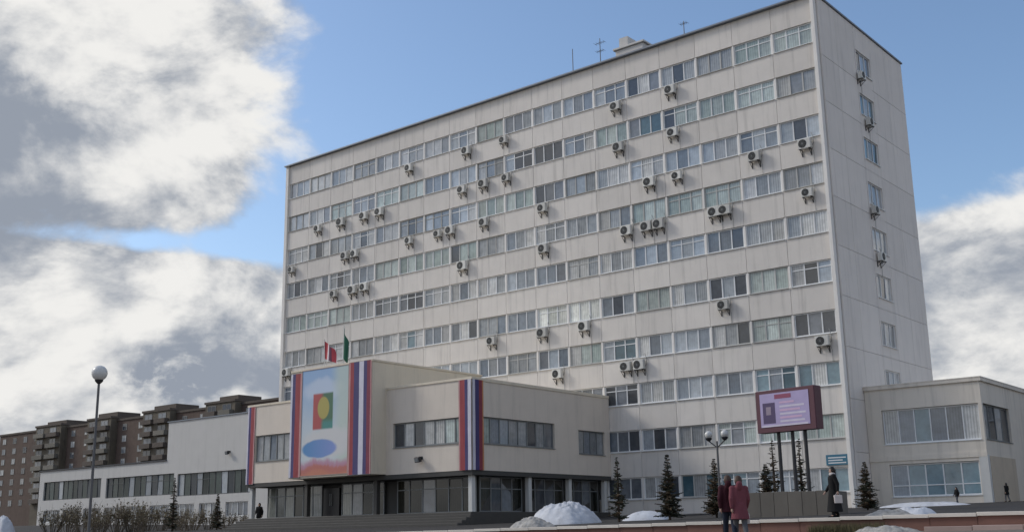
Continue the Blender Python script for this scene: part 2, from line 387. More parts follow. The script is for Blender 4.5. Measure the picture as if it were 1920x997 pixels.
# what shows behind the panes, by storey (1 = top) and image stretch of the photograph
runs = {1: [(1360, 1400, 'pale'), (1400, 1520, 'mint'), (1180, 1360, 'pale'), (760, 900, 'grey'), (900, 940, 'mint'), (960, 1000, 'dark'), (1000, 1180, 'blue')],
        2: [(1260, 1420, 'mint'), (1420, 1530, 'grey'), (1180, 1245, 'teal'), (1090, 1180, 'mint'), (705, 790, 'mint'), (660, 700, 'dark'), (955, 1000, 'dark'), (885, 950, 'pale')],
        3: [(540, 750, 'pale'), (895, 1000, 'mint'), (1000, 1035, 'dark'), (1310, 1400, 'grey'), (1440, 1540, 'blue'), (1180, 1310, 'blue')],
        4: [(1180, 1400, 'mint'), (1400, 1540, 'grey'), (700, 810, 'mint'), (810, 880, 'mint'), (540, 700, 'grey'), (1090, 1180, 'pale')],
        5: [(1400, 1555, 'cream_'), (1260, 1395, 'blue'), (1190, 1250, 'blue'), (1050, 1190, 'pale'), (740, 800, 'dark'), (540, 640, 'mint'), (960, 1000, 'blue')],
        6: [(1005, 1128, 'cream'), (1405, 1455, 'mint'), (1455, 1560, 'blue'), (1330, 1400, 'dark'), (1280, 1330, 'pale'), (900, 950, 'pale'), (740, 790, 'teal')],
        7: [(1410, 1500, 'mint'), (1500, 1560, 'dark'), (1130, 1190, 'teal'), (1190, 1340, 'blue'), (1340, 1410, 'grey'), (1004, 1065, 'blue'), (935, 1004, 'grey')],
        8: [(1100, 1130, 'dark'), (1155, 1195, 'dark'), (1195, 1260, 'pale'), (1260, 1410, 'blue'), (1415, 1580, 'teal')],
        9: [(1165, 1265, 'dark'), (1265, 1330, 'grey'), (1330, 1370, 'dark'), (1370, 1600, 'mint')],
        10: [(1165, 1290, 'dark'), (1290, 1380, 'teal'), (1380, 1600, 'teal')]}
GM = dict(dark=g_dark, blue=g_blue, mint=g_mint, pale=g_pale, cream=g_cream, cream_=g_pale, grey=g_grey, teal=g_teal)
def bay_of(x, k): X = onY(x, 500, 0).x; return (-.35 - X) / BW
cell = {}
for k in range(1, 11):
    z = Z10 + (10 - k) * ST
    for n in range(NB):
        P = Vector((bayX(n) - BW / 2, 0, z)) - CAM; px = 960 + F_PX * P.dot(RT) / P.dot(FW)
        r_ = rnd.random()
        c = 'grey' if r_ < .34 else 'blue' if r_ < .62 else 'pale' if r_ < .84 else 'dark' if r_ < .91 else 'mint'
        for a, e, m_ in runs[k]:
            if a <= px <= e: c = m_
        cell[k, n] = c
st = MB(); names = [mm.name for mm in (g_dark, g_blue, g_mint, g_pale, g_cream, g_grey, g_teal)]; gi = {nm: i for i, nm in enumerate(names)}
for k in range(1, 11):
    z = Z10 + (10 - k) * ST - WH / 2
    for n in range(NB):
        c = cell[k, n]; main = GM[c]
        pans = []
        for i in range(3):
            q = rnd.random()
            pans.append(main if q < .66 or c in ('mint', 'cream', 'cream_') and q < .93 else rnd.choice([g_grey, g_blue, g_dark, g_pale]))
        fr = white_frame if (c in ('teal', 'blue', 'cream', 'dark') and rnd.random() < .85) or rnd.random() < .55 else grey_frame
        w = BW - PIER; loc = (bayX(n) - BW + PIER / 2 + (.03 if n == NB - 1 else 0) - ox, .11 - oy, z - oz)
        window(office, loc, 0, w - .03, WH, 3, fr, pans, transom=rnd.choice([0, 0, .72]), mull=.075 if fr is white_frame else .09,
               panes_objs=n < 10, stuff=(st, gi), sill=True)
o = link('far_panes', st.mesh('far_panes', [GM[x] for x in ('dark', 'blue', 'mint', 'pale', 'cream', 'grey', 'teal')]), office); o['kind'] = 'stuff'
# gable wall of large panels with one window per storey
gy = [.27, 2.9, 6.05, 9.0, 11.9, BD]; epi = {}
for j in range(10):
    zc = Z10 + j * ST
    zl, zh = (G - 1.2 if j == 0 else zc - ST / 2), (BT - .12 if j == 9 else zc + ST / 2)
    for a, e in zip(gy, gy[1:]):
        isw = abs(a - 6.05) < .01 and j >= 1
        pb = MB()
        if isw:
            wall_sheet(pb, (0, 0), (0, 1), (1, 0), a + .01, e - .01, zl + .01, zh - .01, [(6.25, 8.80, zc - .85, zc + .75)], .2)
        else:
            pb.bbox(-.12, 0, a + .01, e - .01, zl + .01, zh - .01, .012)
        part('gable_panel', pb, conc_end, office)
b = MB(); b.box(-.29, -.21, .3, BD - .3, G - 1, BT - .2); part('gable_wall', b, conc_end, office)
for j in range(1, 10):
    zc = Z10 + j * ST
    gm = {9: [g_dark, g_blue], 8: [g_teal, g_blue], 7: [g_teal], 6: [g_grey, g_pale], 5: [g_pale], 4: [g_pale, g_dark], 3: [g_grey]}.get(j, [g_grey, g_blue])
    window(office, (-.10 - ox, 6.25 - oy, zc - .85 - oz), R(90), 2.55, 1.6, 3, white_frame, gm, transom=0)

# air conditioners hung on the office block
STN = ['', 'tenth', 'ninth', 'eighth', 'seventh', 'sixth', 'fifth', 'fourth', 'third', 'second', 'ground']
def ac_proto():
    t = link('air_conditioner', None)
    b = MB(); b.bbox(-.43, .43, -.42, -.10, 0, .62, .03); link('casing', b.mesh('casing', ac_m), t)
    b = MB(); ring = [(.27 * math.cos(2 * math.pi * k / 20) - .10, .27 * math.sin(2 * math.pi * k / 20) + .31) for k in range(20)]
    b.poly([(x_, -.432, z_) for x_, z_ in ring])
    for k in range(20): l = (k + 1) % 20; b.quad((ring[k][0], -.42, ring[k][1]), (ring[l][0], -.42, ring[l][1]), (ring[l][0], -.432, ring[l][1]), (ring[k][0], -.432, ring[k][1]))
    f_ = link('fan_grille', b.mesh('fan_grille', ac_fan), t)
    b = MB()
    for k in range(6): a = math.pi * k / 6; b.tube((-.10 - .26 * math.cos(a), -.437, .31 - .26 * math.sin(a)), (-.10 + .26 * math.cos(a), -.437, .31 + .26 * math.sin(a)), .007, .007, 4)
    link('guard_wires', b.mesh('guard_wires', alu_frame), f_)
    for s_ in (-.3, .3):
        b = MB(); b.box(s_ - .025, s_ + .025, -.44, .0, -.055, -.012); b.box(s_ - .025, s_ + .025, -.05, 0, -.42, -.055); b.tube((s_, -.40, -.05), (s_, -.03, -.40), .018, .018, 5)
        link('bracket', b.mesh('bracket', dark_metal), t)
    b = MB(); hp = [Vector((.40, -.14, .15)), Vector((.50, -.10, .30)), Vector((.48, -.05, .75)), Vector((.36, -.03, 1.05))]
    for q0, q1 in zip(hp, hp[1:]): b.tube(q0, q1, .022, .022, 6)
    b.tube((.40, -.14, .08), (.46, -.04, -.30), .012, .012, 5); b.tube((.46, -.04, -.30), (.44, -.02, -1.0), .012, .012, 5); link('hose', b.mesh('hose', alu_frame), t)
    return t
acp = ac_proto(); first = True
acs = {1: [(768, 306), (875, 270), (945, 250), (1155, 193), (1257, 160)],
       2: [(597, 428), (640, 411), (683, 400), (712, 395), (867, 347), (907, 339), (950, 327), (1160, 268), (1262, 243)],
       3: [(548, 505), (648, 475), (666, 472), (768, 450), (822, 432), (845, 428), (908, 411), (1018, 388), (1218, 338), (1270, 324), (1415, 288), (1510, 266)],
       4: [(627, 548), (662, 544), (684, 535), (868, 497), (1020, 458), (1175, 415), (1213, 421), (1236, 417), (1340, 394), (1360, 391), (1514, 349)],
       6: [(540, 634), (923, 638), (1018, 622), (1096, 610), (1357, 563)],
       7: [(1047, 701), (1175, 687), (1200, 684), (1543, 628)],
       8: [(1119, 762)]}
def place_ac(loc, rz, label):
    global first
    o = acp if first else copytree(acp); first = False
    o.location = loc; o.rotation_euler = (0, R(rnd.uniform(-1.2, 1.2)), rz); sc = rnd.uniform(.86, 1.14); o.scale = (sc * rnd.uniform(.95, 1.05), 1, sc); tag(o, label, 'air conditioner', 'air conditioners on the office block')
ORD = 'first second third fourth fifth sixth seventh eighth ninth tenth eleventh twelfth thirteenth fourteenth fifteenth sixteenth'.split()
for k, pts in acs.items():
    for oi_, (px, py) in enumerate(sorted(pts, reverse=True)):
        P = onY(px, py, -.15)
        sill = Z10 + (10 - k) * ST - WH / 2
        z = min(P.z - .31, sill - .80)
        z = max(z, sill - ph + .5)
        place_ac((P.x, 0, z), 0, f'white air conditioner below {STN[k]}-storey front windows, {ORD[oi_]} from the gable corner' if k != 8 else 'white air conditioner on long front of office slab, low beside the entrance block roof')
for px, py, k in ((1612, 148, 1), (1628, 226, 2), (1638, 385, 4), (1650, 474, 5)):
    P = onX(px, py, .15); j = 10 - k; place_ac((0, min(max(P.y, 6.3), 9.0), Z10 + j * ST - .85 - .74), R(90), f'white air conditioner on narrow end wall below its {STN[k]}-storey window')

# things on the office roof
hut = thing('roof_hut', 'small pale plant hut standing on office slab roof', 'hut', (-17.1, 5.2, BT - .42))
b = MB(); b.bbox(-1.3, 1.3, -1.5, 1.5, 0, 3.0, .05); link('wall', b.mesh('wall', white_wall), hut)
b = MB(); b.bbox(-1.45, 1.45, -1.65, 1.65, 3.0, 3.16, .03); b.box(-1.1, -.3, -1.2, 0, 3.16, 4.1); link('roof', b.mesh('roof', white_wall), hut)
b = MB(); b.box(.2, .95, -1.54, -1.505, .1, 2.1); link('door', b.mesh('door', grey_frame), hut)
def antenna(x, y, h, label, arms):
    t = thing('roof_antenna', label, 'antenna', (x, y, BT - .42), 0, 'antennas on the office roof')
    b = MB(); b.tube((0, 0, 0), (0, 0, h), .045, .03, 8); link('mast', b.mesh('mast', pole_m), t)
    b = MB(); b.box(-.2, .2, -.2, .2, 0, .08); link('foot', b.mesh('foot', pole_m), t)
    for z, w in arms:
        b = MB(); b.tube((-w, 0, z), (w, 0, z), .02, .02, 6)
        for q in range(5): xx = -w + 2 * w * q / 4; b.tube((xx, -.25, z), (xx, .25, z), .012, .012, 5)
        link('crossarm', b.mesh('crossarm', pole_m), t)
antenna(-22.8, 4, 4.6, 'thin bare mast antenna on office roof, farther from the roof hut', [])
antenna(-20.05, 4, 4.7, 'thin antenna with crossarms beside the roof hut', [(4.3, .45), (3.6, .35)])
antenna(-11.7, 3, 3.2, 'short stub antenna near the gable end of office roof', [(3.0, .3)])

# ---------------------------------------------------------------- entrance block (podium)
XR, XL, YP, PT, PB = -17.7, -39.4, -14.64, 5.6, .1
XT0, XT1, YT, TT = -33.1, -25.1, -15.92, 7.45
hall = thing('entrance_block', 'beige stone entrance block with overhanging upper storey and glazed lobby', 'building', (-28, -8, G))
hx, hy, hz = hall.location
b = MB()
wall_sheet(b, (0, YP), (1, 0), (0, -1), XL, XT0, PB, PT, [(-38.5, -34.0, 1.6, 3.45)], .25)
part('front_wall', b, stone_d, hall); b = MB()
wall_sheet(b, (0, YP), (1, 0), (0, -1), XT1, XR, PB, PT, [(-24.45, -18.3, 1.75, 3.32)], .25)
part('front_wall', b, stone_d, hall)
b = MB(); wall_sheet(b, (XR, 0), (0, 1), (1, 0), YP, -.02, PB, PT - .1, [(-13.75, -6.4, 1.7, 3.35), (-3.75, -.65, 1.5, 3.1)], .25); part('side_wall', b, stone_d, hall)
b = MB(); b.quad((XL, YP, PB), (XL, 0, PB), (XL, 0, PT), (XL, YP, PT)); part('side_wall', b, stone, hall)
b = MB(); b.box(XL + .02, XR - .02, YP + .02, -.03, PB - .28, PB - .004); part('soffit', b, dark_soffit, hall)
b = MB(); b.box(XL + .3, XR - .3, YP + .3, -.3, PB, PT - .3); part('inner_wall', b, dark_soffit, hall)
b = MB(); b.box(XL - .06, XR + .06, YP - .06, YP + .4, PT - .04, PT + .10); b.box(XR - .35, XR + .06, YP + .4, -.05, PT - .09, PT + .10); b.box(XL + .2, XR - .35, YP + .4, -.05, PT - .28, PT - .15); part('roof', b, stone, hall)
# tall box with the emblem
tb = MB(); tb.bbox(XT0, XT1, YT, -5.2, PB + .04, TT - .12, .03); tower = part('tower_wall', tb, stone, hall)
b = MB(); b.box(XT0 - .05, XT1 + .05, YT - .05, -5.15, TT - .12, TT); b.v = [(x - hx, y - hy, z - hz) for x, y, z in b.v]; link('coping', b.mesh('coping', stone), tower)
def hw(x0, y, z0, w, h, n, fr, pans, rz=0, **k): return window(hall, (x0 - hx, y - hy, z0 - hz), rz, w, h, n, fr, pans, **k)
hw(-38.48, YP + .13, 1.62, 4.46, 1.81, 6, alu_frame, [g_grey, g_pale, g_blue, g_pale, g_grey, g_dark])
hw(-24.43, YP + .13, 1.77, 6.11, 1.53, 7, alu_frame, [g_dark, g_pale, g_dark, g_pale, g_pale, g_mint, g_mint])
hw(XR - .13, -13.73, 1.72, 7.31, 1.61, 8, alu_frame, [g_mint, g_blue, g_blue, g_grey, g_grey, g_dark, g_pale, g_dark], R(90))
hw(XR - .13, -3.73, 1.52, 3.06, 1.56, 4, alu_frame, [g_grey, g_dark, g_grey, g_grey], R(90))
# glazed ground floor set back under the overhang
YG, LB = -13.3, -2.33
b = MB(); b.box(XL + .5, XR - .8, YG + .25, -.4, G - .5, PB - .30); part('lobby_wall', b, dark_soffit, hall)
b = MB(); b.bbox(XL + .1, XR + .02, YP - .15, -.25, -4.0, LB - .01, .03); part('plinth', b, granite_dark, hall)
for i in range(5):
    b = MB(); b.bbox(XL - .3, XR + .3, YP - .15 - .38 * (i + 1), YP - .15 - .38 * i - .004, -4.0, LB - .01 - .165 * (i + 1), .015); part('step', b, granite_dark, hall)
def lobby(x0, x1, n, pans, low=.34):
    hw(x0, YG, LB, x1 - x0, PB - .30 - LB, n, alu_frame, pans, sill=False, low=0, transom=.70, mull=.08)
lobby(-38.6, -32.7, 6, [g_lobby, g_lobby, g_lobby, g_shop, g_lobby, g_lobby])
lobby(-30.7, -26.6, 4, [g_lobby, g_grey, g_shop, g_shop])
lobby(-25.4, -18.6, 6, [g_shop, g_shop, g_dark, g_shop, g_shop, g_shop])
dr = part('door', MB().box(-32.5, -30.9, YG - .04, YG + .1, LB, PB - .55), mat('door_black', (.015, .015, .018), .3), hall)
for x in (-31.75, -31.6):
    b = MB(); b.tube((x - hx, YG - .12 - hy, LB + .7 - hz), (x - hx, YG - .12 - hy, LB + 1.5 - hz), .02, .02, 8); b.box(x - .012 - hx, x + .012 - hx, YG - .12 - hy, YG - .035 - hy, LB + .8 - hz, LB + .84 - hz); link('handle', b.mesh('handle', alu_frame), dr)
for a in (-13.1, -8.7, -4.4):
    hw(XR - .75, a, LB, 4.1 if a < -5 else 3.8, PB - .30 - LB, 4, alu_frame, [g_shop, g_dark, g_dark, g_shop], R(90), sill=False, transom=.66, mull=.08)
for x, y in ((XR - .45, YP + .45), (-26.2, YP + .3), (XR - .35, -8.85), (XR - .35, -4.55), (-33, YP + .3), (XL + .3, YP + .4), (XR - .3, -.5)):
    c_ = granite_dark if x in (-26.2, -33) else white_col
    b = MB(); b.bbox(x - .16, x + .16, y - .16, y + .16, LB - .05, PB - .27, .02); part('column', b, c_, hall)
for nm, px, py, lab in (('floodlight', 790, 858, 'small black floodlight on entrance block below its front window'),):
    pass
# floodlights
def floodlight(P, rz, label):
    t = thing('floodlight', label, 'floodlight', P, rz)
    b = MB(); b.box(-.03, .03, -.26, 0, -.03, .03); b.box(-.12, .12, -.02, 0, -.1, .1); link('arm', b.mesh('arm', dark_metal), t)
    b = MB(); b.bbox(-.22, .22, -.46, -.22, -.16, .16, .03); h_ = link('housing', b.mesh('housing', dark_metal), t); h_.rotation_euler = (R(18), 0, 0)
    b = MB(); b.box(-.17, .17, -.468, -.462, -.11, .11); link('lens', b.mesh('lens', g_grey), h_)
P = onY(790, 858, YP); floodlight((P.x, YP, P.z), 0, 'small black floodlight on entrance block wall under its front windows')
P = onY(431, 846, .8); floodlight((P.x, .8, P.z), 0, 'small black floodlight high on blank white wall of low wing')
P = onY(790, 858, YP)

# banners
def stripe_mat(name, stops):
    mm = bpy.data.materials.new(name); mm.use_nodes = True; t = mm.node_tree; bs = t.nodes['Principled BSDF']; bs.inputs['Roughness'].default_value = .7
    tcn = N(t, 'ShaderNodeTexCoord'); s_ = N(t, 'ShaderNodeSeparateXYZ'); t.links.new(tcn.outputs['Generated'], s_.inputs[0])
    cr = N(t, 'ShaderNodeValToRGB'); cr.color_ramp.interpolation = 'CONSTANT'; t.links.new(s_.outputs[0], cr.inputs[0])
    e = cr.color_ramp.elements
    while len(e) < len(stops): e.new(.5)
    for q, (p_, c_) in zip(e, stops): q.position = p_; q.color = (*c_, 1)
    geo = N(t, 'ShaderNodeNewGeometry')
    f = M(t, 'MULTIPLY_ADD', NOISE(t, geo.outputs['Position'], 1.5, 4, .6), .4, .8)
    v = N(t, 'ShaderNodeVectorMath', operation='SCALE'); t.links.new(cr.outputs[0], v.inputs[0]); t.links.new(f, v.inputs['Scale']); t.links.new(v.outputs[0], bs.inputs['Base Color'])
    return mm
RED, BLU, WHT, PNK = (.30, .045, .055), (.055, .045, .15), (.62, .60, .68), (.50, .26, .26)
st5 = stripe_mat('banner_five_stripes', [(0, PNK), (.07, RED), (.22, BLU), (.46, WHT), (.66, BLU), (.80, (.20, .03, .06)), (.95, PNK)])
st3 = stripe_mat('banner_white_blue_red', [(0, WHT), (.16, BLU), (.42, RED), (.86, PNK)])
stL = stripe_mat('banner_corner_front', [(0, PNK), (.10, RED), (.50, BLU), (.74, WHT)])
stR = stripe_mat('banner_corner_side', [(0, WHT), (.22, BLU), (.58, (.24, .04, .06)), (.88, (.5, .22, .1))])
def cloth_panel(w, h, nx=6, nz=24, amp=.012, seed=0, th=.012):
    b = MB(); f = lambda i, j: -amp * (1 + math.sin(i * 1.7 + j * .55 + seed) * math.sin(j * .23 + seed)) if 0 < j < nz else -amp
    for s_ in (0, 1):
        b.v += [(w * i / nx, f(i, j) - (0 if s_ else th), h * j / nz) for j in range(nz + 1) for i in range(nx + 1)]
    n = nx + 1; o2 = n * (nz + 1)
    for j in range(nz):
        for i in range(nx):
            q = (j * n + i, j * n + i + 1, (j + 1) * n + i + 1, (j + 1) * n + i); b.f.append(q); b.f.append(tuple(o2 + k for k in reversed(q)))
    for i in range(nx):
        b.f.append((i + 1, i, o2 + i, o2 + i + 1)); t = nz * n; b.f.append((t + i, t + i + 1, o2 + t + i + 1, o2 + t + i))
    for j in range(nz): b.f.append((j * n, (j + 1) * n, o2 + (j + 1) * n, o2 + j * n)); b.f.append(((j + 1) * n + nx, j * n + nx, o2 + j * n + nx, o2 + (j + 1) * n + nx))
    b.mi = [0] * len(b.f); return b
def banner(x0, x1, y, z0, z1, m_, label, rz=0):
    t = thing('striped_banner', label, 'banner', (x0, y, z0), rz, 'striped banners on the entrance block')
    link('cloth', cloth_panel(x1 - x0, z1 - z0, seed=x0).mesh('cloth', m_), t, (0, -.03, 0))
    for z in (-.03, z1 - z0): b = MB(); b.tube((0, -.03, z + .015), (x1 - x0, -.03, z + .015), .025, .025, 6); link('rod', b.mesh('rod', alu_frame), t)
    return t
banner(-27.25, XT1 - .02, YT, .16, TT - .05, st5, 'tall red, blue and white striped banner beside emblem panel, nearer the corner banner')
banner(XT0 + .02, -31.95, YT, .22, TT - .25, st3, 'tall red and blue striped banner beside emblem panel, nearer the low wing')
banner(XL + .02, XL + .85, YP, .05, PT + .05, st3, 'narrow red striped banner at entrance block end next to white wing')
cb = thing('corner_banner', 'red, blue and white striped banner wrapped round entrance block corner', 'banner', (XR, YP, PB))
o = link('front_fold', cloth_panel(1.0, PT - PB - .05, seed=3).mesh('front_fold', stL), cb, (-1.0, -.065, 0))
o = link('side_fold', cloth_panel(1.0, PT - PB - .05, seed=5).mesh('side_fold', stR), cb, (.065, -.02, 0), R(90))
# emblem panel
em = thing('emblem_panel', 'large pale blue banner with red, green and gold emblem on tall stone box', 'banner', (-31.9, YT, .3))
EW, EH = 4.6, 7.0
def grad(name, c0, c1, axis=2):
    mm = bpy.data.materials.new(name); mm.use_nodes = True; t = mm.node_tree; bs = t.nodes['Principled BSDF']; bs.inputs['Roughness'].default_value = .6
    tcn = N(t, 'ShaderNodeTexCoord'); s_ = N(t, 'ShaderNodeSeparateXYZ'); t.links.new(tcn.outputs['Generated'], s_.inputs[0])
    geo = N(t, 'ShaderNodeNewGeometry')
    f = M(t, 'ADD', s_.outputs[axis], M(t, 'MULTIPLY_ADD', NOISE(t, geo.outputs['Position'], .8, 4, .6), .7, -.35)); f = SM(t, f, 0, 1)
    t.links.new(MIX(t, f, c0, c1), bs.inputs['Base Color']); return mm
def emblem_mat():
    mm = bpy.data.materials.new('emblem_print'); mm.use_nodes = True; t = mm.node_tree; bs = t.nodes['Principled BSDF']; bs.inputs['Roughness'].default_value = .55
    tcn = N(t, 'ShaderNodeTexCoord'); s_ = N(t, 'ShaderNodeSeparateXYZ'); t.links.new(tcn.outputs['Generated'], s_.inputs[0]); u, v = s_.outputs[0], s_.outputs[2]
    nz = M(t, 'MULTIPLY_ADD', NOISE(t, tcn.outputs['Generated'], 5, 5, .6), 1.0, -.5)
    un = M(t, 'MULTIPLY_ADD', nz, .05, u); vn = M(t, 'MULTIPLY_ADD', nz, .10, v)
    def el_(cx, cz, rx, rz_, soft, U=u, V_=v):
        d_ = M(t, 'ADD', M(t, 'POWER', M(t, 'ABSOLUTE', M(t, 'DIVIDE', M(t, 'SUBTRACT', U, cx), rx)), 2.0), M(t, 'POWER', M(t, 'ABSOLUTE', M(t, 'DIVIDE', M(t, 'SUBTRACT', V_, cz), rz_)), 2.0)); return SM(t, d_, 1 + soft, 1 - soft)
    def box_(x0, x1, z0, z1, e=.012):
        r_ = M(t, 'MULTIPLY', SM(t, u, x0 - e, x0 + e), SM(t, u, x1 + e, x1 - e)); return M(t, 'MULTIPLY', r_, M(t, 'MULTIPLY', SM(t, v, z0 - e, z0 + e), SM(t, v, z1 + e, z1 - e)))
    c = MIX(t, SM(t, vn, .25, 1.0), (.55, .61, .64), (.27, .42, .64))
    c = MIX(t, M(t, 'MULTIPLY', el_(.45, .80, .42, .10, .6, un, vn), .55), c, (.62, .68, .78))
    c = MIX(t, M(t, 'MULTIPLY', SM(t, M(t, 'ADD', un, M(t, 'MULTIPLY', v, .08)), .66, .92), .75), c, (.50, .58, .50))
    c = MIX(t, el_(.60, .30, .55, .14, .5, un, vn), c, (.60, .60, .60))
    wv = M(t, 'ADD', vn, M(t, 'MULTIPLY', M(t, 'SINE', M(t, 'MULTIPLY_ADD', u, 7.0, 2.2)), .020))
    c = MIX(t, SM(t, wv, .165, .10), c, (.46, .25, .34)); c = MIX(t, SM(t, wv, .105, .06), c, (.46, .15, .12)); c = MIX(t, M(t, 'MULTIPLY', SM(t, wv, .05, .0), .6), c, (.55, .22, .12))
    c = MIX(t, el_(.40, .245, .37, .085, .22, M(t, 'MULTIPLY_ADD', nz, .02, u), M(t, 'MULTIPLY_ADD', nz, .02, v)), c, MIX(t, u, (.06, .24, .48), (.26, .30, .62)))
    sh = MIX(t, SM(t, u, .40, .50), (.40, .07, .07), (.06, .15, .085)); sh = MIX(t, M(t, 'MULTIPLY', SM(t, v, .53, .47), SM(t, u, .40, .5)), sh, (.05, .23, .21)); sh = MIX(t, el_(.475, .625, .125, .105, .18), sh, (.40, .34, .09))
    c = MIX(t, box_(.25, .68, .425, .765), c, sh)
    t.links.new(c, bs.inputs['Base Color']); return mm
link('printed_sheet', cloth_panel(EW, EH, 8, 12, .004, 1).mesh('printed_sheet', emblem_mat()), em, (0, -.02, 0))
b = MB(); b.box(-.05, 0, -.06, 0, -.05, EH + .05); b.box(EW, EW + .05, -.06, 0, -.05, EH + .05); b.box(0, EW, -.06, 0, -.05, 0); b.box(0, EW, -.06, 0, EH, EH + .05); link('frame', b.mesh('frame', step_pink), em)

# roof flags
def flag(base, h, w, hh, m_, label, lean, seed):
    t = thing('roof_flag', label, 'flag', base, 0, 'flags on the entrance block roof')
    b = MB(); b.tube((0, 0, 0), (lean * h, 0, h), .035, .022, 8); b.lathe([(.0, -.0), (.05, .02), (.05, .06), (.0, .10)], 8, (lean * h, 0, h - .02)); link('pole', b.mesh('pole', white_col), t)
    b = MB(); nx, nz = 12, 10
    def fp(i, j):
        u_, v_ = i / nx, j / nz
        return (lean * h * (1 - .4 * v_) + w * u_ * (.75 + .2 * v_), .12 * math.sin(u_ * 7 + v_ * 2 + seed) * (.3 + u_), h - .06 - hh * v_ - .55 * u_ * hh * (1 - .3 * v_))
    b.v = [fp(i, j) for j in range(nz + 1) for i in range(nx + 1)]
    for j in range(nz):
        for i in range(nx): b.f.append((j * 13 + i, (j + 1) * 13 + i, (j + 1) * 13 + i + 1, j * 13 + i + 1)); b.mi.append(0)
    link('cloth', b.mesh('cloth', m_, True), t)
flag((-31.9, -14.0, TT - .02), 2.3, 1.35, 1.25, stripe_mat('flag_red_white', [(0, (.42, .05, .06)), (.28, (.62, .60, .64)), (.42, (.14, .05, .09)), (.62, (.45, .06, .08)), (.85, (.6, .55, .57))]), 'red and white flag drooping on pole above emblem panel', -.05, 0)
flag((-30.0, -14.0, TT - .02), 3.0, .55, 2.1, mat('flag_green', (.035, .13, .085), .8), 'green flag hanging limp on pole above emblem panel', 0, 2)

# ---------------------------------------------------------------- low white wing
wing = thing('low_wing', 'long low white two-storey wing with ribbon windows and raised blank hall', 'building', (-75, 8, G))
YW, WX0, WX1, WT = .8, -97.6, -54.6, 4.0
wx, wy, wz = wing.location
b = MB(); holes = [(-96.6, -84.6, .75, 2.8)] + [(-83.6, -71.2, .62, 2.72)] + [(-70.6, -58.6, .42, 2.6)] + [(-96.2 + 4.2 * i, -92.8 + 4.2 * i, -1.7, -.35) for i in range(9)]
wall_sheet(b, (0, YW), (1, 0), (0, -1), WX0, WX1, G - 1.2, WT, holes, .3); part('front_wall', b, white_wall, wing)
b = MB(); b.box(WX0, WX0 + .25, YW + .003, 14, G - 1.2, WT - .004); b.box(WX0 + .3, WX1, YW + .32, 14, G - 1.2, WT - .02); part('inner_wall', b, white_wall, wing)
b = MB(); b.box(WX0 - .1, -72.6, YW - .12, 14.1, WT, WT + .14); part('roof', b, roof_m, wing)
b = MB(); b.bbox(-72.6, -54.5, YW - .003, 16, WT + .002, 7.85, .02); part('hall_wall', b, white_wall, wing)
b = MB(); b.box(-72.7, -54.4, YW - .1, 16.1, 7.85, 7.96); part('hall_roof', b, coping_m, wing)
g_wing = glass('glass_wing', (.022, .034, .034), (.055, .075, .070), 0, .30, .55); g_wdark = glass('glass_wing_dark', (.015, .018, .024), (.04, .05, .06), 0, .3, .5); dark_frame = mat('window_frame_dark', (.085, .09, .09), .6, .1, 2)
pat = [g_wing, g_wing, g_wing, g_blue, g_wdark, g_wing, g_wing, g_wdark]
for a, e, z0, z1 in holes[:3]:
    n = 4; w = (e - a) / n
    for i in range(n):
        rnd.shuffle(pat); window(wing, (a + w * i + .01 - wx, YW + .14 - wy, z0 + .01 - wz), 0, w - .02, z1 - z0 - .02, 3, dark_frame, list(pat[:3]), sill=False, transom=rnd.choice([0, .7]))
for a, e, z0, z1 in holes[3:]:
    window(wing, (a + .01 - wx, YW + .14 - wy, z0 + .01 - wz), 0, e - a - .02, z1 - z0 - .02, 4, white_frame, [g_dark, g_grey, g_dark, g_dark], sill=False)
# ---------------------------------------------------------------- annex at the gable
YA, AX1, AT = 2.3, 7.0, 4.83
ann = thing('annex', 'two-storey beige annex with wide corner windows beside the gable wall', 'building', (3.5, 8, G))
ax, ay, az_ = ann.location
b = MB(); fh = [(1.0, 6.8, 1.25, 3.35), (1.2, 6.5, -1.9, .05)]
wall_sheet(b, (0, YA), (1, 0), (0, -1), .02, AX1, G - 1.2, AT - .2, fh, .3); part('front_wall', b, annex_m, ann)
b = MB(); sh = [(2.55, 7.6, 1.25, 3.35)]
wall_sheet(b, (AX1, 0), (0, 1), (1, 0), YA, 14, G - 1.2, AT - .2, sh, .3); part('side_wall', b, annex_m, ann)
b = MB(); b.box(AX1 + .003, AX1 + .05, YA + .4, 7.6, G - .1, .3); part('tan_panel', b, annex_tan, ann)
b = MB(); b.box(AX1 - .45, AX1 + .045, YA - .05, YA + .3, G - .3, .35); part('corner_pier', b, white_col, ann)
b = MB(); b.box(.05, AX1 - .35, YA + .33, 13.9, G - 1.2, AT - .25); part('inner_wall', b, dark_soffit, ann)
b = MB(); b.box(.02, AX1 + .12, YA - .12, 14.1, AT - .2, AT); b.box(-.0 + .02, AX1 + .14, YA - .14, 14.1, AT, AT + .06); part('roof', b, [annex_m], ann)
b = MB(); b.box(.02, AX1 + .02, YA - .06, YA - .003, .25, .55); part('string_course', b, annex_m, ann)
def aw(x0, y, z0, w, h, n, pans, rz=0, fr=white_frame, **k): return window(ann, (x0 - ax, y - ay, z0 - az_), rz, w, h, n, fr, pans, **k)
aw(1.02, YA + .14, 1.27, 5.76, 2.06, 6, [g_pale, g_blue, g_teal, g_blue, g_grey, g_pale], mull=.06)
aw(1.22, YA + .14, -1.88, 5.26, 1.91, 5, [g_blue, g_teal, g_teal, g_teal, g_teal], low=.34)
aw(AX1 - .14, 2.57, 1.27, 5.01, 2.06, 4, [g_grey, g_dark, g_grey, g_dark], R(90), alu_frame)
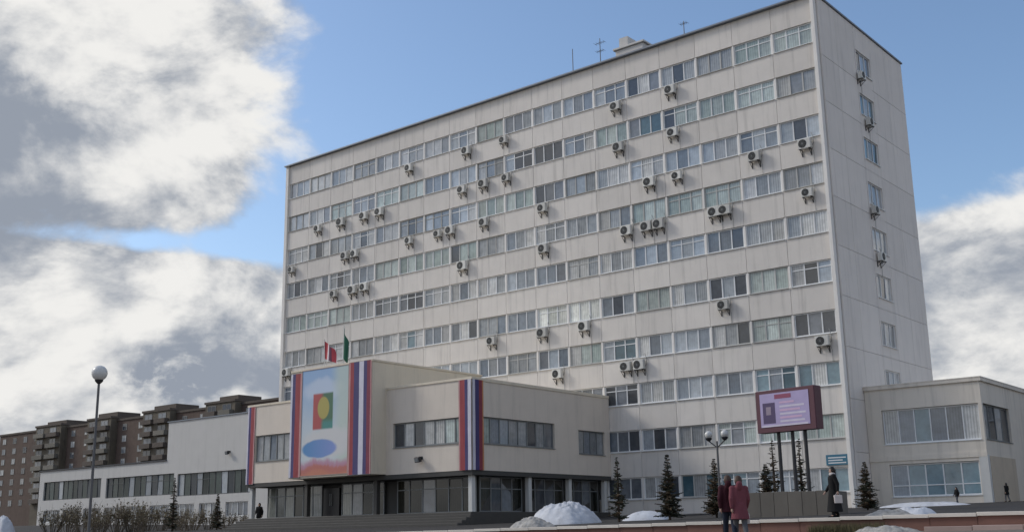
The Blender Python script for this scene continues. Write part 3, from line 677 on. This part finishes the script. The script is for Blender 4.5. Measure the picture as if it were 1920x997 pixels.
# handrail with white posts at the annex door
# block behind the annex
rb = thing('side_block', 'plain grey-brown flat-roofed block behind the beige annex', 'building', (20, 26, G))
b = MB(); b.bbox(7.6, 34, 14.5, 40, G - 1.2, 6.35, .05); part('wall', b, annex_m, rb)
b = MB(); b.box(7.5, 34.1, 14.4, 40.1, 6.35, 6.5); part('roof', b, coping_m, rb)
for x in (9.2, 12.5, 15.8, 19.1, 22.4):
    window(rb, (x - 20, 14.43 - 26, 2.6), 0, 2.2, 1.6, 3, white_frame, [g_grey, g_blue, g_dark]); window(rb, (x - 20, 14.43 - 26, 5.8), 0, 2.2, 1.6, 3, white_frame, [g_blue, g_grey, g_grey])

# ---------------------------------------------------------------- brick apartment house beyond
YB, AH = 90.0, 25.2
apt = thing('apartment_house', 'long red-brown brick apartment house with balconied towers beyond the white wing', 'building', (-220, 97, G))
qx, qy, qz = apt.location
pxs = [(2, 80, 0, 0), (80, 127, 1, 1.6), (127, 176, 0, 0), (176, 220, 1, 2.4), (220, 279, 0, .4), (279, 330, 1, 2.6), (330, 396, 0, 0), (396, 452, 1, 3.2), (452, 600, 0, 0)]
pane_me = {}; apt_frame = mat('apartment_window_frame', (.24, .23, .21), .7, .15, 2, per=.3)
def aptwin(x, y, z, w, h, gl):
    k = (w, h, gl.name)
    if k not in pane_me:
        b = MB(); e = .12; b.box(0, w, 0, .08, 0, e); b.box(0, w, 0, .08, h - e, h); b.box(0, e, 0, .08, e, h - e); b.box(w - e, w, 0, .08, e, h - e); b.box(w / 2 - .06, w / 2 + .06, 0, .08, e, h - e)
        c = MB(); c.box(e, w - e, .035, .05, e, h - e); pane_me[k] = (b.mesh('window', apt_frame), c.mesh('pane', gl))
    fme, pme = pane_me[k]; o = link('window', fme, apt, (x - qx, y - qy, z - qz)); link('pane', pme, o)
for a, e, kind, dh in pxs:
    xa, xe = onY(a, 800, YB).x, onY(e, 800, YB).x
    top = AH + (.7 if kind else 0); front = YB - (1.8 if kind else 0)
    b = MB(); b.bbox(xa + .02, xe - .02, front, YB + 13, G - .5, top, .05); part('loggia_tower' if kind else 'brick_wall', b, brick_t if kind else brick_m, apt)
    b = MB(); b.box(xa - .15, xe + .15, front - .25, YB + 13.2, top, top + .5); part('roof', b, brick_p, apt)
    if kind:
        xm = (xa + xe) / 2; b = MB(); hw_ = (xe - xa) * rnd.uniform(.28, .42); b.bbox(xm - hw_, xm + hw_, YB + .5, YB + 7, top + .5, top + rnd.uniform(1.5, 2.3), .05); part('roof_hut', b, brick_p, apt)
    z = top - 2.6; fl = 0
    while z > G + 3 and fl < 7:
        if kind:
            w = xe - xa
            for s_ in (0, 1):
                x0 = xa + .6 + s_ * w / 2; ww = w / 2 - 1.2
                b = MB(); b.bbox(x0, x0 + ww, front - 1.1, front - .02, z - .35, z + .75, .03); part('balcony', b, balc_m if rnd.random() < .6 else brick_p, apt)
                aptwin(x0 + .3, front - .09, z + .80, min(ww - .6, 3.2), 1.35, g_dark)
        else:
            n = max(2, int((xe - xa) / 5.2))
            for i in range(n):
                x0 = xa + (xe - xa) * (i + .5) / n - .95; aptwin(x0, front - .085, z + .1, 1.9, 1.6, rnd.choice([g_dark, g_grey, g_pale]))
        z -= 2.85; fl += 1

# ---------------------------------------------------------------- street furniture
def globe_lamp(P, h, r, label, heads=1):
    t = thing('street_lamp', label, 'street lamp', P)
    b = MB(); b.lathe([(.14, 0), (.14, .25), (.085, .32), (.075, .9), (.055, 1.0), (.045, h - .25)], 12); link('pole', b.mesh('pole', pole_m, False), t)
    gl = bpy.data.materials.get('lamp_globe')
    if not gl:
        gl = mat('lamp_globe', (.62, .62, .60), .25, .05, 2)
    for k in range(heads):
        dx = 0 if heads == 1 else (-.42 if k == 0 else .42)
        hd = link('lamp_head', None, t, (dx, 0, h - .25)) if False else None
        b = MB()
        if heads > 1: b.tube((0, 0, h - .55), (dx, 0, h - .22), .03, .03, 8)
        b.lathe([(.05, -.02), (.13, .06), (.16, .12), (.10, .16)], 12, (dx, 0, h - .22)); nk = link('neck', b.mesh('neck', dark_metal), t)
        prof = [(max(.01, r * math.cos(R(a))), h - .1 + r * .92 + r * math.sin(R(a))) for a in range(-80, 91, 14)]
        b = MB(); b.lathe(prof, 18, (dx, 0, 0)); link('globe', b.mesh('globe', gl, True), t)
        b = MB(); b.lathe([(r * 1.02, h - .1 + r * .99), (r * 1.03, h - .1 + r * 1.03), (r * .80, h - .1 + r * 1.62), (.05, h - .1 + r * 1.97)], 18, (dx, 0, 0))
Pt = atd(187, 695, 42); Pz = g(Pt.x, Pt.y)
globe_lamp((Pt.x, Pt.y, Pz), Pt.z - Pz - .25, .29, 'single globe street lamp on tall grey pole before the low wing')
Pt = atd(1343, 806, 52); Pz = g(Pt.x, Pt.y)
globe_lamp((Pt.x, Pt.y, Pz), Pt.z - Pz - .25, .18, 'double globe street lamp beside the small spruces near the billboard', 2)

# LED billboard
A = atd(1430, 800, 51.5); B = atd(1534, 792, 51.5 - 2.2); d = Vector((B.x - A.x, B.y - A.y, 0)); wS = d.length; ang = math.atan2(d.y, d.x)
mid = (A + B) / 2; gz = g(mid.x, mid.y); T1 = atd(1425, 733, 51.5).z; B1 = atd(1425, 810, 51.5).z
bb = thing('billboard', 'dark red framed electronic billboard on three posts above the grey planter', 'billboard', (mid.x, mid.y, gz), ang)
hz0, hz1 = B1 - gz + .05, T1 - gz; w2 = wS / 2
maroon = mat('billboard_maroon', (.10, .035, .05), .5); scr_d = mat('screen_dark', (.05, .03, .06), .4)
def emis(name, col, s_=.15):
    mm = bpy.data.materials.new(name); mm.use_nodes = True; bs = mm.node_tree.nodes['Principled BSDF']; bs.inputs['Base Color'].default_value = (*[c * .5 for c in col], 1)
    geo = N(mm.node_tree, 'ShaderNodeNewGeometry'); v = N(mm.node_tree, 'ShaderNodeVectorMath', operation='SCALE'); v.inputs[0].default_value = col
    mm.node_tree.links.new(M(mm.node_tree, 'MULTIPLY_ADD', NOISE(mm.node_tree, geo.outputs['Position'], 3, 5, .6), .8, .6), v.inputs['Scale'])
    mm.node_tree.links.new(v.outputs[0], bs.inputs['Emission Color']); bs.inputs['Emission Strength'].default_value = s_; return mm
b = MB(); b.bbox(-w2 - .1, w2 + .1, -.28, .28, hz0 - .12, hz1, .03); link('frame', b.mesh('frame', maroon), bb)
b = MB(); b.box(-w2 + .15, w2 - .2, -.30, -.285, hz0 + .12, hz1 - .16); scr = link('screen', b.mesh('screen', emis('screen_lilac', (.42, .36, .60))), bb)
sw, sh0, sh1 = w2, hz0 + .12, hz1 - .16; SH = sh1 - sh0
def spr(x0, x1, z0, z1, m_, nm='screen_block', d=0): b = MB(); b.box(x0, x1, -.308 - d, -.302 - d, sh0 + z0 * SH, sh0 + z1 * SH); link(nm, b.mesh(nm, m_), scr)
e_dark, e_red, e_pink, e_lav = emis('screen_navy', (.07, .045, .13)), emis('screen_red', (.28, .06, .13)), emis('screen_pink', (.62, .42, .62)), emis('screen_pale', (.62, .58, .72))
spr(-w2 + .3, -w2 * .35, .10, .72, e_dark); spr(-w2 + .48, -w2 * .50, .36, .60, emis('screen_skin', (.30, .24, .32)), d=.004)
spr(-w2 * .35, w2 * .25, .82, .95, e_red)
for i, (z, x1) in enumerate(((.70, .35), (.58, .70), (.47, .55), (.36, .74), (.25, .6), (.14, .7))): spr(-w2 * .18, w2 * x1, z - .028, z + .028, e_pink if i % 2 == 0 else e_lav, 'text_line')
spr(-w2 + .2, w2 - .3, .0, .05, e_lav, 'text_line')
for x in (-w2 * .45, w2 * .05, w2 * .5): b = MB(); b.tube((x, .05, -.3), (x, .05, hz0 - .1), .09, .08, 10); link('post', b.mesh('post', dark_metal), bb)
b = MB(); b.tube((-w2 * .45, .05, .9), (w2 * .5, .05, .9), .04, .04, 8); link('crossbar', b.mesh('crossbar', dark_metal), bb)
# planter
pl0, pl1 = atd(1405, 950, 49), atd(1562, 945, 47)
planter = thing('planter', 'wide low grey concrete planter under the billboard', 'planter', ((pl0.x + pl1.x) / 2, (pl0.y + pl1.y) / 2 + .6, -2.80), math.atan2(pl1.y - pl0.y, pl1.x - pl0.x))
wpl = (pl1 - pl0).length / 2; n = 6
blk = MB().bbox(-wpl / n + .006, wpl / n - .006, -1.0, -.8, -.7, .72, .012).mesh('panel', plant_m)
for i in range(n): link('panel', blk, planter, (-wpl + wpl / n * (2 * i + 1), rnd.uniform(-.01, .01), rnd.uniform(-.015, .015)))
b = MB(); b.box(-wpl, -wpl + .2, -.79, 1.0, -.4, .72); b.box(wpl - .2, wpl, -.79, 1.0, -.4, .72); b.box(-wpl, wpl, 1.0, 1.2, -.4, .72); link('side', b.mesh('side', plant_m), planter)
b = MB(); b.box(-wpl + .2, wpl - .2, -.8, 1.0, -.4, .64); link('soil', b.mesh('soil', mat('soil', (.05, .04, .032), .95, .3, 4)), planter)
# blue sign on the office wall
P0, P1 = onY(1550, 872, -.05), onY(1590, 850, -.05)
sg = thing('blue_sign', 'small blue sign board with pale lines on office wall by its corner', 'sign', ((P0.x + P1.x) / 2, -.02, P0.z), 0)
w_, h_ = (P1.x - P0.x) / 2, max(.55, P1.z - P0.z)
b = MB(); b.bbox(-w_, w_, -.06, .0, 0, h_, .01); link('board', b.mesh('board', mat('sign_blue', (.05, .17, .25), .5)), sg)
for z in (.2, .45, .7): b = MB(); b.box(-w_ * .8, w_ * (.8 if z != .45 else .5), -.066, -.062, h_ * z - .03, h_ * z + .04); link('text_line', b.mesh('text_line', white_frame), sg)

# ---------------------------------------------------------------- plants
needle = mat('spruce_needles', (.052, .058, .038), .8, .35, 3, per=.15); needle2 = mat('spruce_needles_brown', (.11, .080, .048), .85, .3, 3)
bark = mat('bark', (.055, .042, .033), .9, .3, 6)
def spruce(seed, h, w, brown=.12, gap=0.0):
    r_ = random.Random(seed); t = MB(); t.tube((0, 0, -.15), (0, 0, h * .5), .055 * h / 2.5, .04 * h / 2.5, 7); t.tube((0, 0, h * .5), (0, 0, h * .98), .04 * h / 2.5, .008, 6)
    c = MB(); z = h * .07
    while z < h * .985:
        k = 1 - z / h; L0 = w * (k ** .9) * (.75 + .5 * r_.random()) + .015
        for q in range(r_.randint(5, 8)):
            if r_.random() < gap: continue
            a = r_.uniform(0, 6.283); L = L0 * r_.uniform(.55, 1.15); dz = L * r_.uniform(-.25, .35); u_ = Vector((math.cos(a), math.sin(a), 0)); v_ = Vector((-u_.y, u_.x, 0))
            p0 = Vector((0, 0, z)); p1 = u_ * L + Vector((0, 0, z + dz)); t.tube(p0, p1, .012, .004, 4, False); c.cur = 1 if r_.random() < brown else 0
            ns = max(5, int(L / .030))
            for s_ in range(ns):
                f_ = (s_ + .6) / ns; p = p0.lerp(p1, f_); ll = .16 * (1.15 - f_) * (.6 + .8 * r_.random()) * (.30 + .85 * k) + .035
                for sd in (-1, 1):
                    dr_ = (u_ * .6 + v_ * sd * r_.uniform(.5, 1.1) + Vector((0, 0, r_.uniform(-.5, .35)))).normalized() * ll; up = Vector((r_.uniform(-1, 1), r_.uniform(-1, 1), r_.uniform(-1, 1))).normalized() * .034
                    c.quad(p - up * .4, p + dr_ * .5 - up, p + dr_, p + dr_ * .5 + up)
        z += h * .026 * (.7 + .6 * r_.random())
    return t, c
def plant_spruce(P, seed, h, w, label, brown=.12, gap=0.0):
    o = thing('spruce_tree', label, 'spruce', P, 0, 'young spruces on the plaza'); t, c = spruce(seed, h, w, brown, gap)
    link('trunk', t.mesh('trunk', bark), o); link('crown', c.mesh('crown', [needle, needle2]), o)
def base(px, dep): P = atd(px, 950, dep); return Vector((P.x, P.y, g(P.x, P.y)))
def htop(B_, py): # height so that the top lands at image row py
    lo_, hi_ = .2, 14
    for _ in range(40):
        mm_ = (lo_ + hi_) / 2; q = Vector((B_.x, B_.y, B_.z + mm_)) - CAM
        if 498.5 - F_PX * q.dot(UP) / q.dot(FW) > py: lo_ = mm_
        else: hi_ = mm_
    return lo_
for px, dep, py, wk, lab, br, gp in ((1160, 53, 855, .20, 'slim sparse spruce next to the snow heap', .1, .35), (1255, 52, 848, .28, 'dense full spruce between snow heap and double globe lamp', .08, 0),
                         (1343, 53, 858, .30, 'brownish spruce growing at the foot of the double globe lamp', .4, .1), (1440, 50.5, 868, .38, 'small bushy spruce by the end of the grey planter', .15, .0),
                         (1506, 56, 818, .17, 'tall sparse spruce rising behind the billboard posts', .2, .45), (1455, 57, 815, .17, 'thin brownish spruce behind the billboard posts', .3, .5), (1627, 55, 864, .32, 'loose brown-green spruce in front of annex wall', .35, .1),
                         (325, 84, 893, .16, 'thin lone spruce before the low wing windows', .1, .2), (408, 84, 925, .24, 'small bushy spruce before the low wing', .2, .1)):
    B_ = base(px, dep); h = htop(B_, py); plant_spruce(B_, px, h, h * wk, lab, br + .22, gp + .22)
# leafless shrubs before the low wing
twig = mat('twigs_brown', (.15, .122, .092), .9, .3, 3, per=.25); budm = mat('dry_leaves_olive', (.16, .135, .080), .9, .35, 4, per=.25)
def shrub(seed, h, w):
    r_ = random.Random(seed); t = MB(); c = MB()
    for q in range(24):
        a = r_.uniform(0, 6.283); rr = w * math.sqrt(r_.random()); p = Vector((math.cos(a) * rr * .35, math.sin(a) * rr * .35, -.08)); d_ = Vector((math.cos(a) * rr, math.sin(a) * rr, h * r_.uniform(.6, 1.05)))
        e = p + d_ * .55; t.tube(p, e, .022, .013, 4, False)
        for s_ in range(4):
            f_ = e.lerp(p, r_.uniform(0, .5)); e2 = f_ + Vector((r_.uniform(-.35, .35), r_.uniform(-.35, .35), h * r_.uniform(.2, .5))); t.tube(f_, e2, .012, .005, 3, False)
            for k in range(3):
                pp = f_.lerp(e2, r_.random()) + Vector((r_.uniform(-.1, .1), r_.uniform(-.1, .1), r_.uniform(-.08, .08))); a1 = Vector((r_.uniform(-1, 1), r_.uniform(-1, 1), r_.uniform(-1, 1))).normalized() * .07; a2 = Vector((r_.uniform(-1, 1), r_.uniform(-1, 1), r_.uniform(-1, 1))).normalized() * .05
                c.quad(pp - a1, pp - a2, pp + a1, pp + a2)
    return t.mesh('stems', twig), c.mesh('dry_leaves', budm)
sv = [shrub(s_, 1.9, .95) for s_ in (1, 2, 3)]
spx = ((100, 948), (130, 940), (158, 938), (192, 944), (222, 938), (250, 934), (278, 938), (304, 943), (335, 950), (362, 946), (392, 952), (428, 956), (455, 958), (178, 955), (262, 955), (350, 962))
orders = [sorted(q[0] for q in spx).index(p_[0]) for p_ in spx]
for i, (px, py) in enumerate(spx):
    dep = 94 - (px - 100) * .022 + (rnd.uniform(-1.5, 1.5) if i < 13 else -6); B_ = base(px, dep); h = htop(B_, py)
    o = thing('shrub', f'leafless brown shrub before low wing, {ORD[orders[i]]} from the far end of wing', 'shrub', B_, rnd.uniform(0, 6), 'bare shrubs before the low wing')
    a, c = sv[i % 3]; sc = h / 1.75
    for nm, me in (('stems', a), ('dry_leaves', c)): q = link(nm, me, o); q.scale = (max(sc, .8), max(sc, .8), sc)
# dry grass at the foot of the retaining wall
b = MB(); r_ = random.Random(5)
for (x0, x1, n_, hh) in ((-2, 6.2, 2600, .16), (10.4, 12.9, 2600, .36), (-14, -2, 1500, .12)):
    for q in range(n_):
        x = r_.uniform(x0, x1); y = YK - .15 - r_.random() * .8; z = g(x, y) - .01; h = hh * r_.uniform(.4, 1.15); dx, dy = r_.uniform(-.09, .09), r_.uniform(-.09, .09); wv = Vector((r_.uniform(-1, 1), r_.uniform(-1, 1), 0)).normalized() * .012
        b.poly([(x - wv.x, y - wv.y, z), (x + wv.x, y + wv.y, z), (x + dx, y + dy, z + h)])
o = link('dry_grass', b.mesh('dry_grass', mat('dry_grass', (.12, .105, .055), .95, .35, 3))); o['kind'] = 'stuff'; o['label'] = 'dry olive grass along the foot of the low wall'; o['category'] = 'grass'

# ---------------------------------------------------------------- snow
def mound(name, label, c, rx, ry, h, m_, seed, rough=.25):
    b = MB(); n, k = 84, 34
    for j in range(k + 1):
        for i in range(n):
            a = 2 * math.pi * i / n; t = j / k; rr = t * (1 + .30 * mnoise.noise(Vector((math.cos(a) * 1.6, math.sin(a) * 1.6, seed))))
            x, y = c[0] + rx * rr * math.cos(a), c[1] + ry * rr * math.sin(a)
            z = h * (max(0, 1 - t ** 2.6) ** 1.0)
            q = Vector((x, y, seed)); lump = mnoise.noise(q * 1.6) * .5 + mnoise.noise(q * 4.2) * .32 + mnoise.noise(q * 9.5) * .22 + mnoise.noise(q * 19) * .14
            z = z * (1 + rough * .45 * lump) + rough * h * .30 * lump * (1 - t * .5)
            b.v.append((x - c[0], y - c[1], (g(x, y) - c[2]) + z - .04 - (.12 if j == k else 0)))
    for j in range(k):
        for i in range(n): l = (i + 1) % n; b.f.append((j * n + i, (j + 1) * n + i, (j + 1) * n + l, j * n + l)); b.mi.append(0)
    o = link(name, b.mesh(name, m_, True)); o.location = c; tag(o, label, 'snow', 'melting snow heaps'); return o
def snow(px, dep, rx, ry, py, label, m_, seed, rough=.25):
    P = base(px, dep); mound('snow_heap', label, P, rx, ry, htop(P, py) + .03, m_, seed, rough)
snow(1058, 55, 2.0, 1.4, 943, 'large clean melting snow heap before the entrance block side', snow_m, 1, .45)
snow(995, 50, 1.1, .8, 971, 'low dirty snow lump joined to the large clean heap', snow_d, 2, .8)
snow(1712, 39.0, .80, .5, 948, 'small snow heap piled behind the low wall cap near annex', snow_m, 3, .6)
snow(1662, 38.4, 1.0, .5, 963, 'low dirty snow spread along the low wall cap', snow_d, 5, .9)
snow(1212, 56, 1.5, .8, 957, 'thin snow strip lying between the two spruces', snow_m, 6, .2)
snow(1730, 60, 2.6, 1.0, 940, 'thin snow bank lying before the annex windows', snow_m, 7, .25)
snow(8, 98, 1.3, 1.0, 968, 'snow patch by the far end of low wing', snow_m, 9, .25)
# slumped snow in front of the wall
P = atd(1655, 985, 36.2)
mound('snow_heap', 'speckled dirty snow slumped against the low wall foot', Vector((P.x, YK - .85, g(P.x, YK - .85))), 1.2, .7, .22, snow_d, 11, .9)

# ---------------------------------------------------------------- people
skin = mat('skin', (.42, .27, .21), .6, .06, 6)
def person(loc, rz, H, label, coat, pants, hair, shoes, skirt=0.0, hood=None, stride=.22, vox=.011, bag=None, hat=None, scarf=None, armsw=.14):
    t = thing('person', label, 'person', loc, rz, 'people walking on the plaza'); k = H / 1.72
    V = lambda *a: Vector(a) * k
    hip = {s_: V(s_ * .085, 0, .90) for s_ in (-1, 1)}; ph_ = {-1: 1, 1: -1}
    knee = {s_: V(s_ * .09, stride * .5 * ph_[s_] + .04, .49) for s_ in (-1, 1)}; ank = {s_: V(s_ * .09, stride * (1.0 if ph_[s_] > 0 else -1.15), .085 if ph_[s_] > 0 else .13) for s_ in (-1, 1)}
    toe = {s_: ank[s_] + V(0, .15, -.045 if ph_[s_] > 0 else -.085) for s_ in (-1, 1)}
    sh = {s_: V(s_ * .175, 0, 1.40) for s_ in (-1, 1)}; elb = {s_: V(s_ * .235, -.03 - armsw * .4 * ph_[s_], 1.13) for s_ in (-1, 1)}; wr = {s_: V(s_ * .225, .06 - armsw * ph_[s_], .90) for s_ in (-1, 1)}
    b = MB(); r = lambda x: x * k
    for s_ in (-1, 1):
        b.capsule(V(s_ * .05, 0, .93), V(s_ * .065, .01, 1.32), r(.105), r(.105)); b.capsule(V(0, 0, 1.36), sh[s_], r(.085), r(.06))
        b.capsule(hip[s_], knee[s_], r(.085), r(.055)); b.capsule(knee[s_], ank[s_], r(.055), r(.038)); b.capsule(ank[s_], toe[s_], r(.04), r(.032))
        b.capsule(sh[s_], elb[s_], r(.05), r(.04)); b.capsule(elb[s_], wr[s_], r(.04), r(.028))
        d_ = (wr[s_] - elb[s_]).normalized(); pa = wr[s_] + d_ * r(.075); b.capsule(wr[s_], pa, r(.028), r(.034))
        for q in range(4):
            f0_ = pa + V(0, (q - 1.5) * .019, 0); ln = (.030, .038, .036, .028)[q]; f1 = f0_ + d_ * r(ln) + V(-s_ * .006, .008, 0); b.capsule(f0_, f1, r(.011), r(.010), 6); b.capsule(f1, f1 + d_ * r(ln * .8) + V(-s_ * .016, .012, 0), r(.010), r(.0085), 6)
        b.capsule(wr[s_] + d_ * r(.03), wr[s_] + d_ * r(.07) + V(-s_ * .01, .045, 0), r(.013), r(.011), 6)
    b.capsule(V(0, 0, 1.38), V(0, .015, 1.52), r(.058), r(.052)); b.capsule(V(0, .02, 1.565), V(0, .005, 1.625), r(.072), r(.090)); b.capsule(V(0, .045, 1.55), V(0, .05, 1.53), r(.045), r(.038))
    b.capsule(V(0, .095, 1.59), V(0, .108, 1.565), r(.010), r(.015), 6); b.capsule(V(-.022, .085, 1.527), V(.022, .085, 1.527), r(.010), r(.010), 6)
    for s_ in (-1, 1): b.capsule(V(s_ * .088, 0, 1.60), V(s_ * .088, .002, 1.57), r(.014), r(.012), 6)
    def rem(nm, mb, m_, v_=vox):
        o = link(nm, mb.mesh(nm, m_, True), t); md = o.modifiers.new('remesh', 'REMESH'); md.mode = 'VOXEL'; md.voxel_size = v_ * k; md.use_smooth_shade = True
        sm = o.modifiers.new('smooth', 'SMOOTH'); sm.iterations = 3; return o
    rem('body', b, skin, min(vox, .011))
    b = MB(); hem = .80 if not skirt else skirt
    for s_ in (-1, 1):
        b.capsule(V(s_ * .055, 0, .95), V(s_ * .07, .012, 1.33), r(.135), r(.13)); b.capsule(V(0, 0, 1.37), sh[s_], r(.10), r(.085)); b.capsule(sh[s_], elb[s_], r(.078), r(.066)); b.capsule(elb[s_], wr[s_] - (wr[s_] - elb[s_]).normalized() * r(.02), r(.064), r(.048))
    b.capsule(V(0, 0, 1.38), V(0, .01, 1.47), r(.085), r(.075))
    b.lathe([(r(.12), r(1.10)), (r(.175), r(1.02)), (r(.19 + (.95 - hem) * .18), r(hem)), (r(.17 + (.95 - hem) * .18), r(hem - .005))], 16, (0, 0, 0), 1.0, .82)
    if hood: b.capsule(V(0, -.06, 1.44), V(0, -.10, 1.52), r(.10), r(.085))
    rem('coat', b, coat, max(vox, .013))
    b = MB()
    for s_ in (-1, 1): b.capsule(hip[s_], knee[s_], r(.105), r(.075)); b.capsule(knee[s_], ank[s_] + V(0, 0, .05), r(.075), r(.060))
    rem('trousers', b, pants, max(vox, .013))
    for s_ in (-1, 1):
        b = MB(); b.capsule(ank[s_] + V(0, -.02, .02), ank[s_] + V(0, -.03, -.035 if ph_[s_] > 0 else -.05), r(.058), r(.05)); b.capsule(ank[s_] + V(0, -.02, -.03), toe[s_] + V(0, .01, 0), r(.05), r(.04)); rem('shoe', b, shoes, max(vox, .013))
    b = MB(); b.capsule(V(0, -.025, 1.60), V(0, -.01, 1.645), r(.106), r(.100)); b.capsule(V(0, -.06, 1.60), V(0, -.07, 1.46 if not hat else 1.53), r(.075), r(.05)); rem('hair' if not hat else 'hat', b, hat or hair, max(vox, .013))
    if scarf: b = MB(); b.lathe([(r(.07), r(1.42)), (r(.105), r(1.44)), (r(.11), r(1.49)), (r(.075), r(1.53))], 14); rem('scarf', b, scarf, .014)
    if bag:
        m_, s_ = bag; p = wr[s_] + V(0, .01, -.10); b = MB(); b.bbox(p.x - r(.05), p.x + r(.05), p.y - r(.14), p.y + r(.14), p.z - r(.30), p.z - r(.03), r(.02)); o = link('bag', b.mesh('bag', m_), t)
        b = MB(); q = [Vector((p.x, p.y - r(.08), p.z - r(.04))), Vector((p.x, p.y - r(.03), p.z + r(.05))), Vector((p.x, p.y + r(.03), p.z + r(.05))), Vector((p.x, p.y + r(.08), p.z - r(.04)))]
        for a_, c_ in zip(q, q[1:]): b.tube(a_, c_, r(.008), r(.008), 6)
        link('bag_handle', b.mesh('bag_handle', m_), o)
    return t
maroonc, pinkc, navy, black = cloth('coat_maroon', (.045, .012, .018)), cloth('coat_rose', (.17, .055, .068)), cloth('jeans_navy', (.022, .028, .045)), cloth('cloth_black', (.012, .012, .013))
brownh, blackh = mat('hair_brown', (.06, .032, .02), .6, .2, 20), mat('hair_black', (.012, .010, .009), .5, .2, 20)
boots = mat('boots_brown', (.09, .05, .03), .6); pale = cloth('pale_fabric', (.55, .50, .48)); greyc = cloth('trousers_grey', (.10, .10, .11))
def walk_at(px, dep): P = atd(px, 985, dep); return Vector((P.x, P.y, g(P.x, P.y)))
view = math.atan2(FW.x, FW.y)
B_ = walk_at(1369, 34.5); person(B_, R(35), htop(B_, 893) / .985, 'person in dark maroon jacket and navy jeans walking beside another in rose coat', maroonc, navy, brownh, boots, 0, True)
B_ = walk_at(1389, 34.2); person(B_, R(42), htop(B_, 894) / .985, 'person in rose-red coat walking with a pale bag below the low wall', pinkc, greyc, brownh, boots, .62, True, .20, bag=(pale, 1))
B_ = walk_at(1568, 38.6); person(B_, R(130), htop(B_, 876) / .985, 'person in long black flared coat with pale scarf standing behind the low wall', black, black, blackh, black, .22, None, .08, bag=(pale, -1), scarf=pale)
B_ = walk_at(1800, 61); person(B_, R(150), htop(B_, 913) / .985, 'small person in black puffy jacket before the annex windows', black, greyc, blackh, black, 0, True, .14, .016, hat=black)
B_ = walk_at(1895, 61); person(B_, R(60), htop(B_, 905) / .985, 'person in black coat and grey trousers by the annex tan corner', black, greyc, blackh, black, .68, None, .14, .016)
B_ = walk_at(485, 86); person(B_, R(200), htop(B_, 943) / .985, 'person in dark clothes near the end of the low wing', black, black, blackh, black, .7, None, .16, .016)

# ---------------------------------------------------------------- render settings
S.render.engine = 'CYCLES'
S.cycles.use_denoising = True
S.cycles.max_bounces = 5
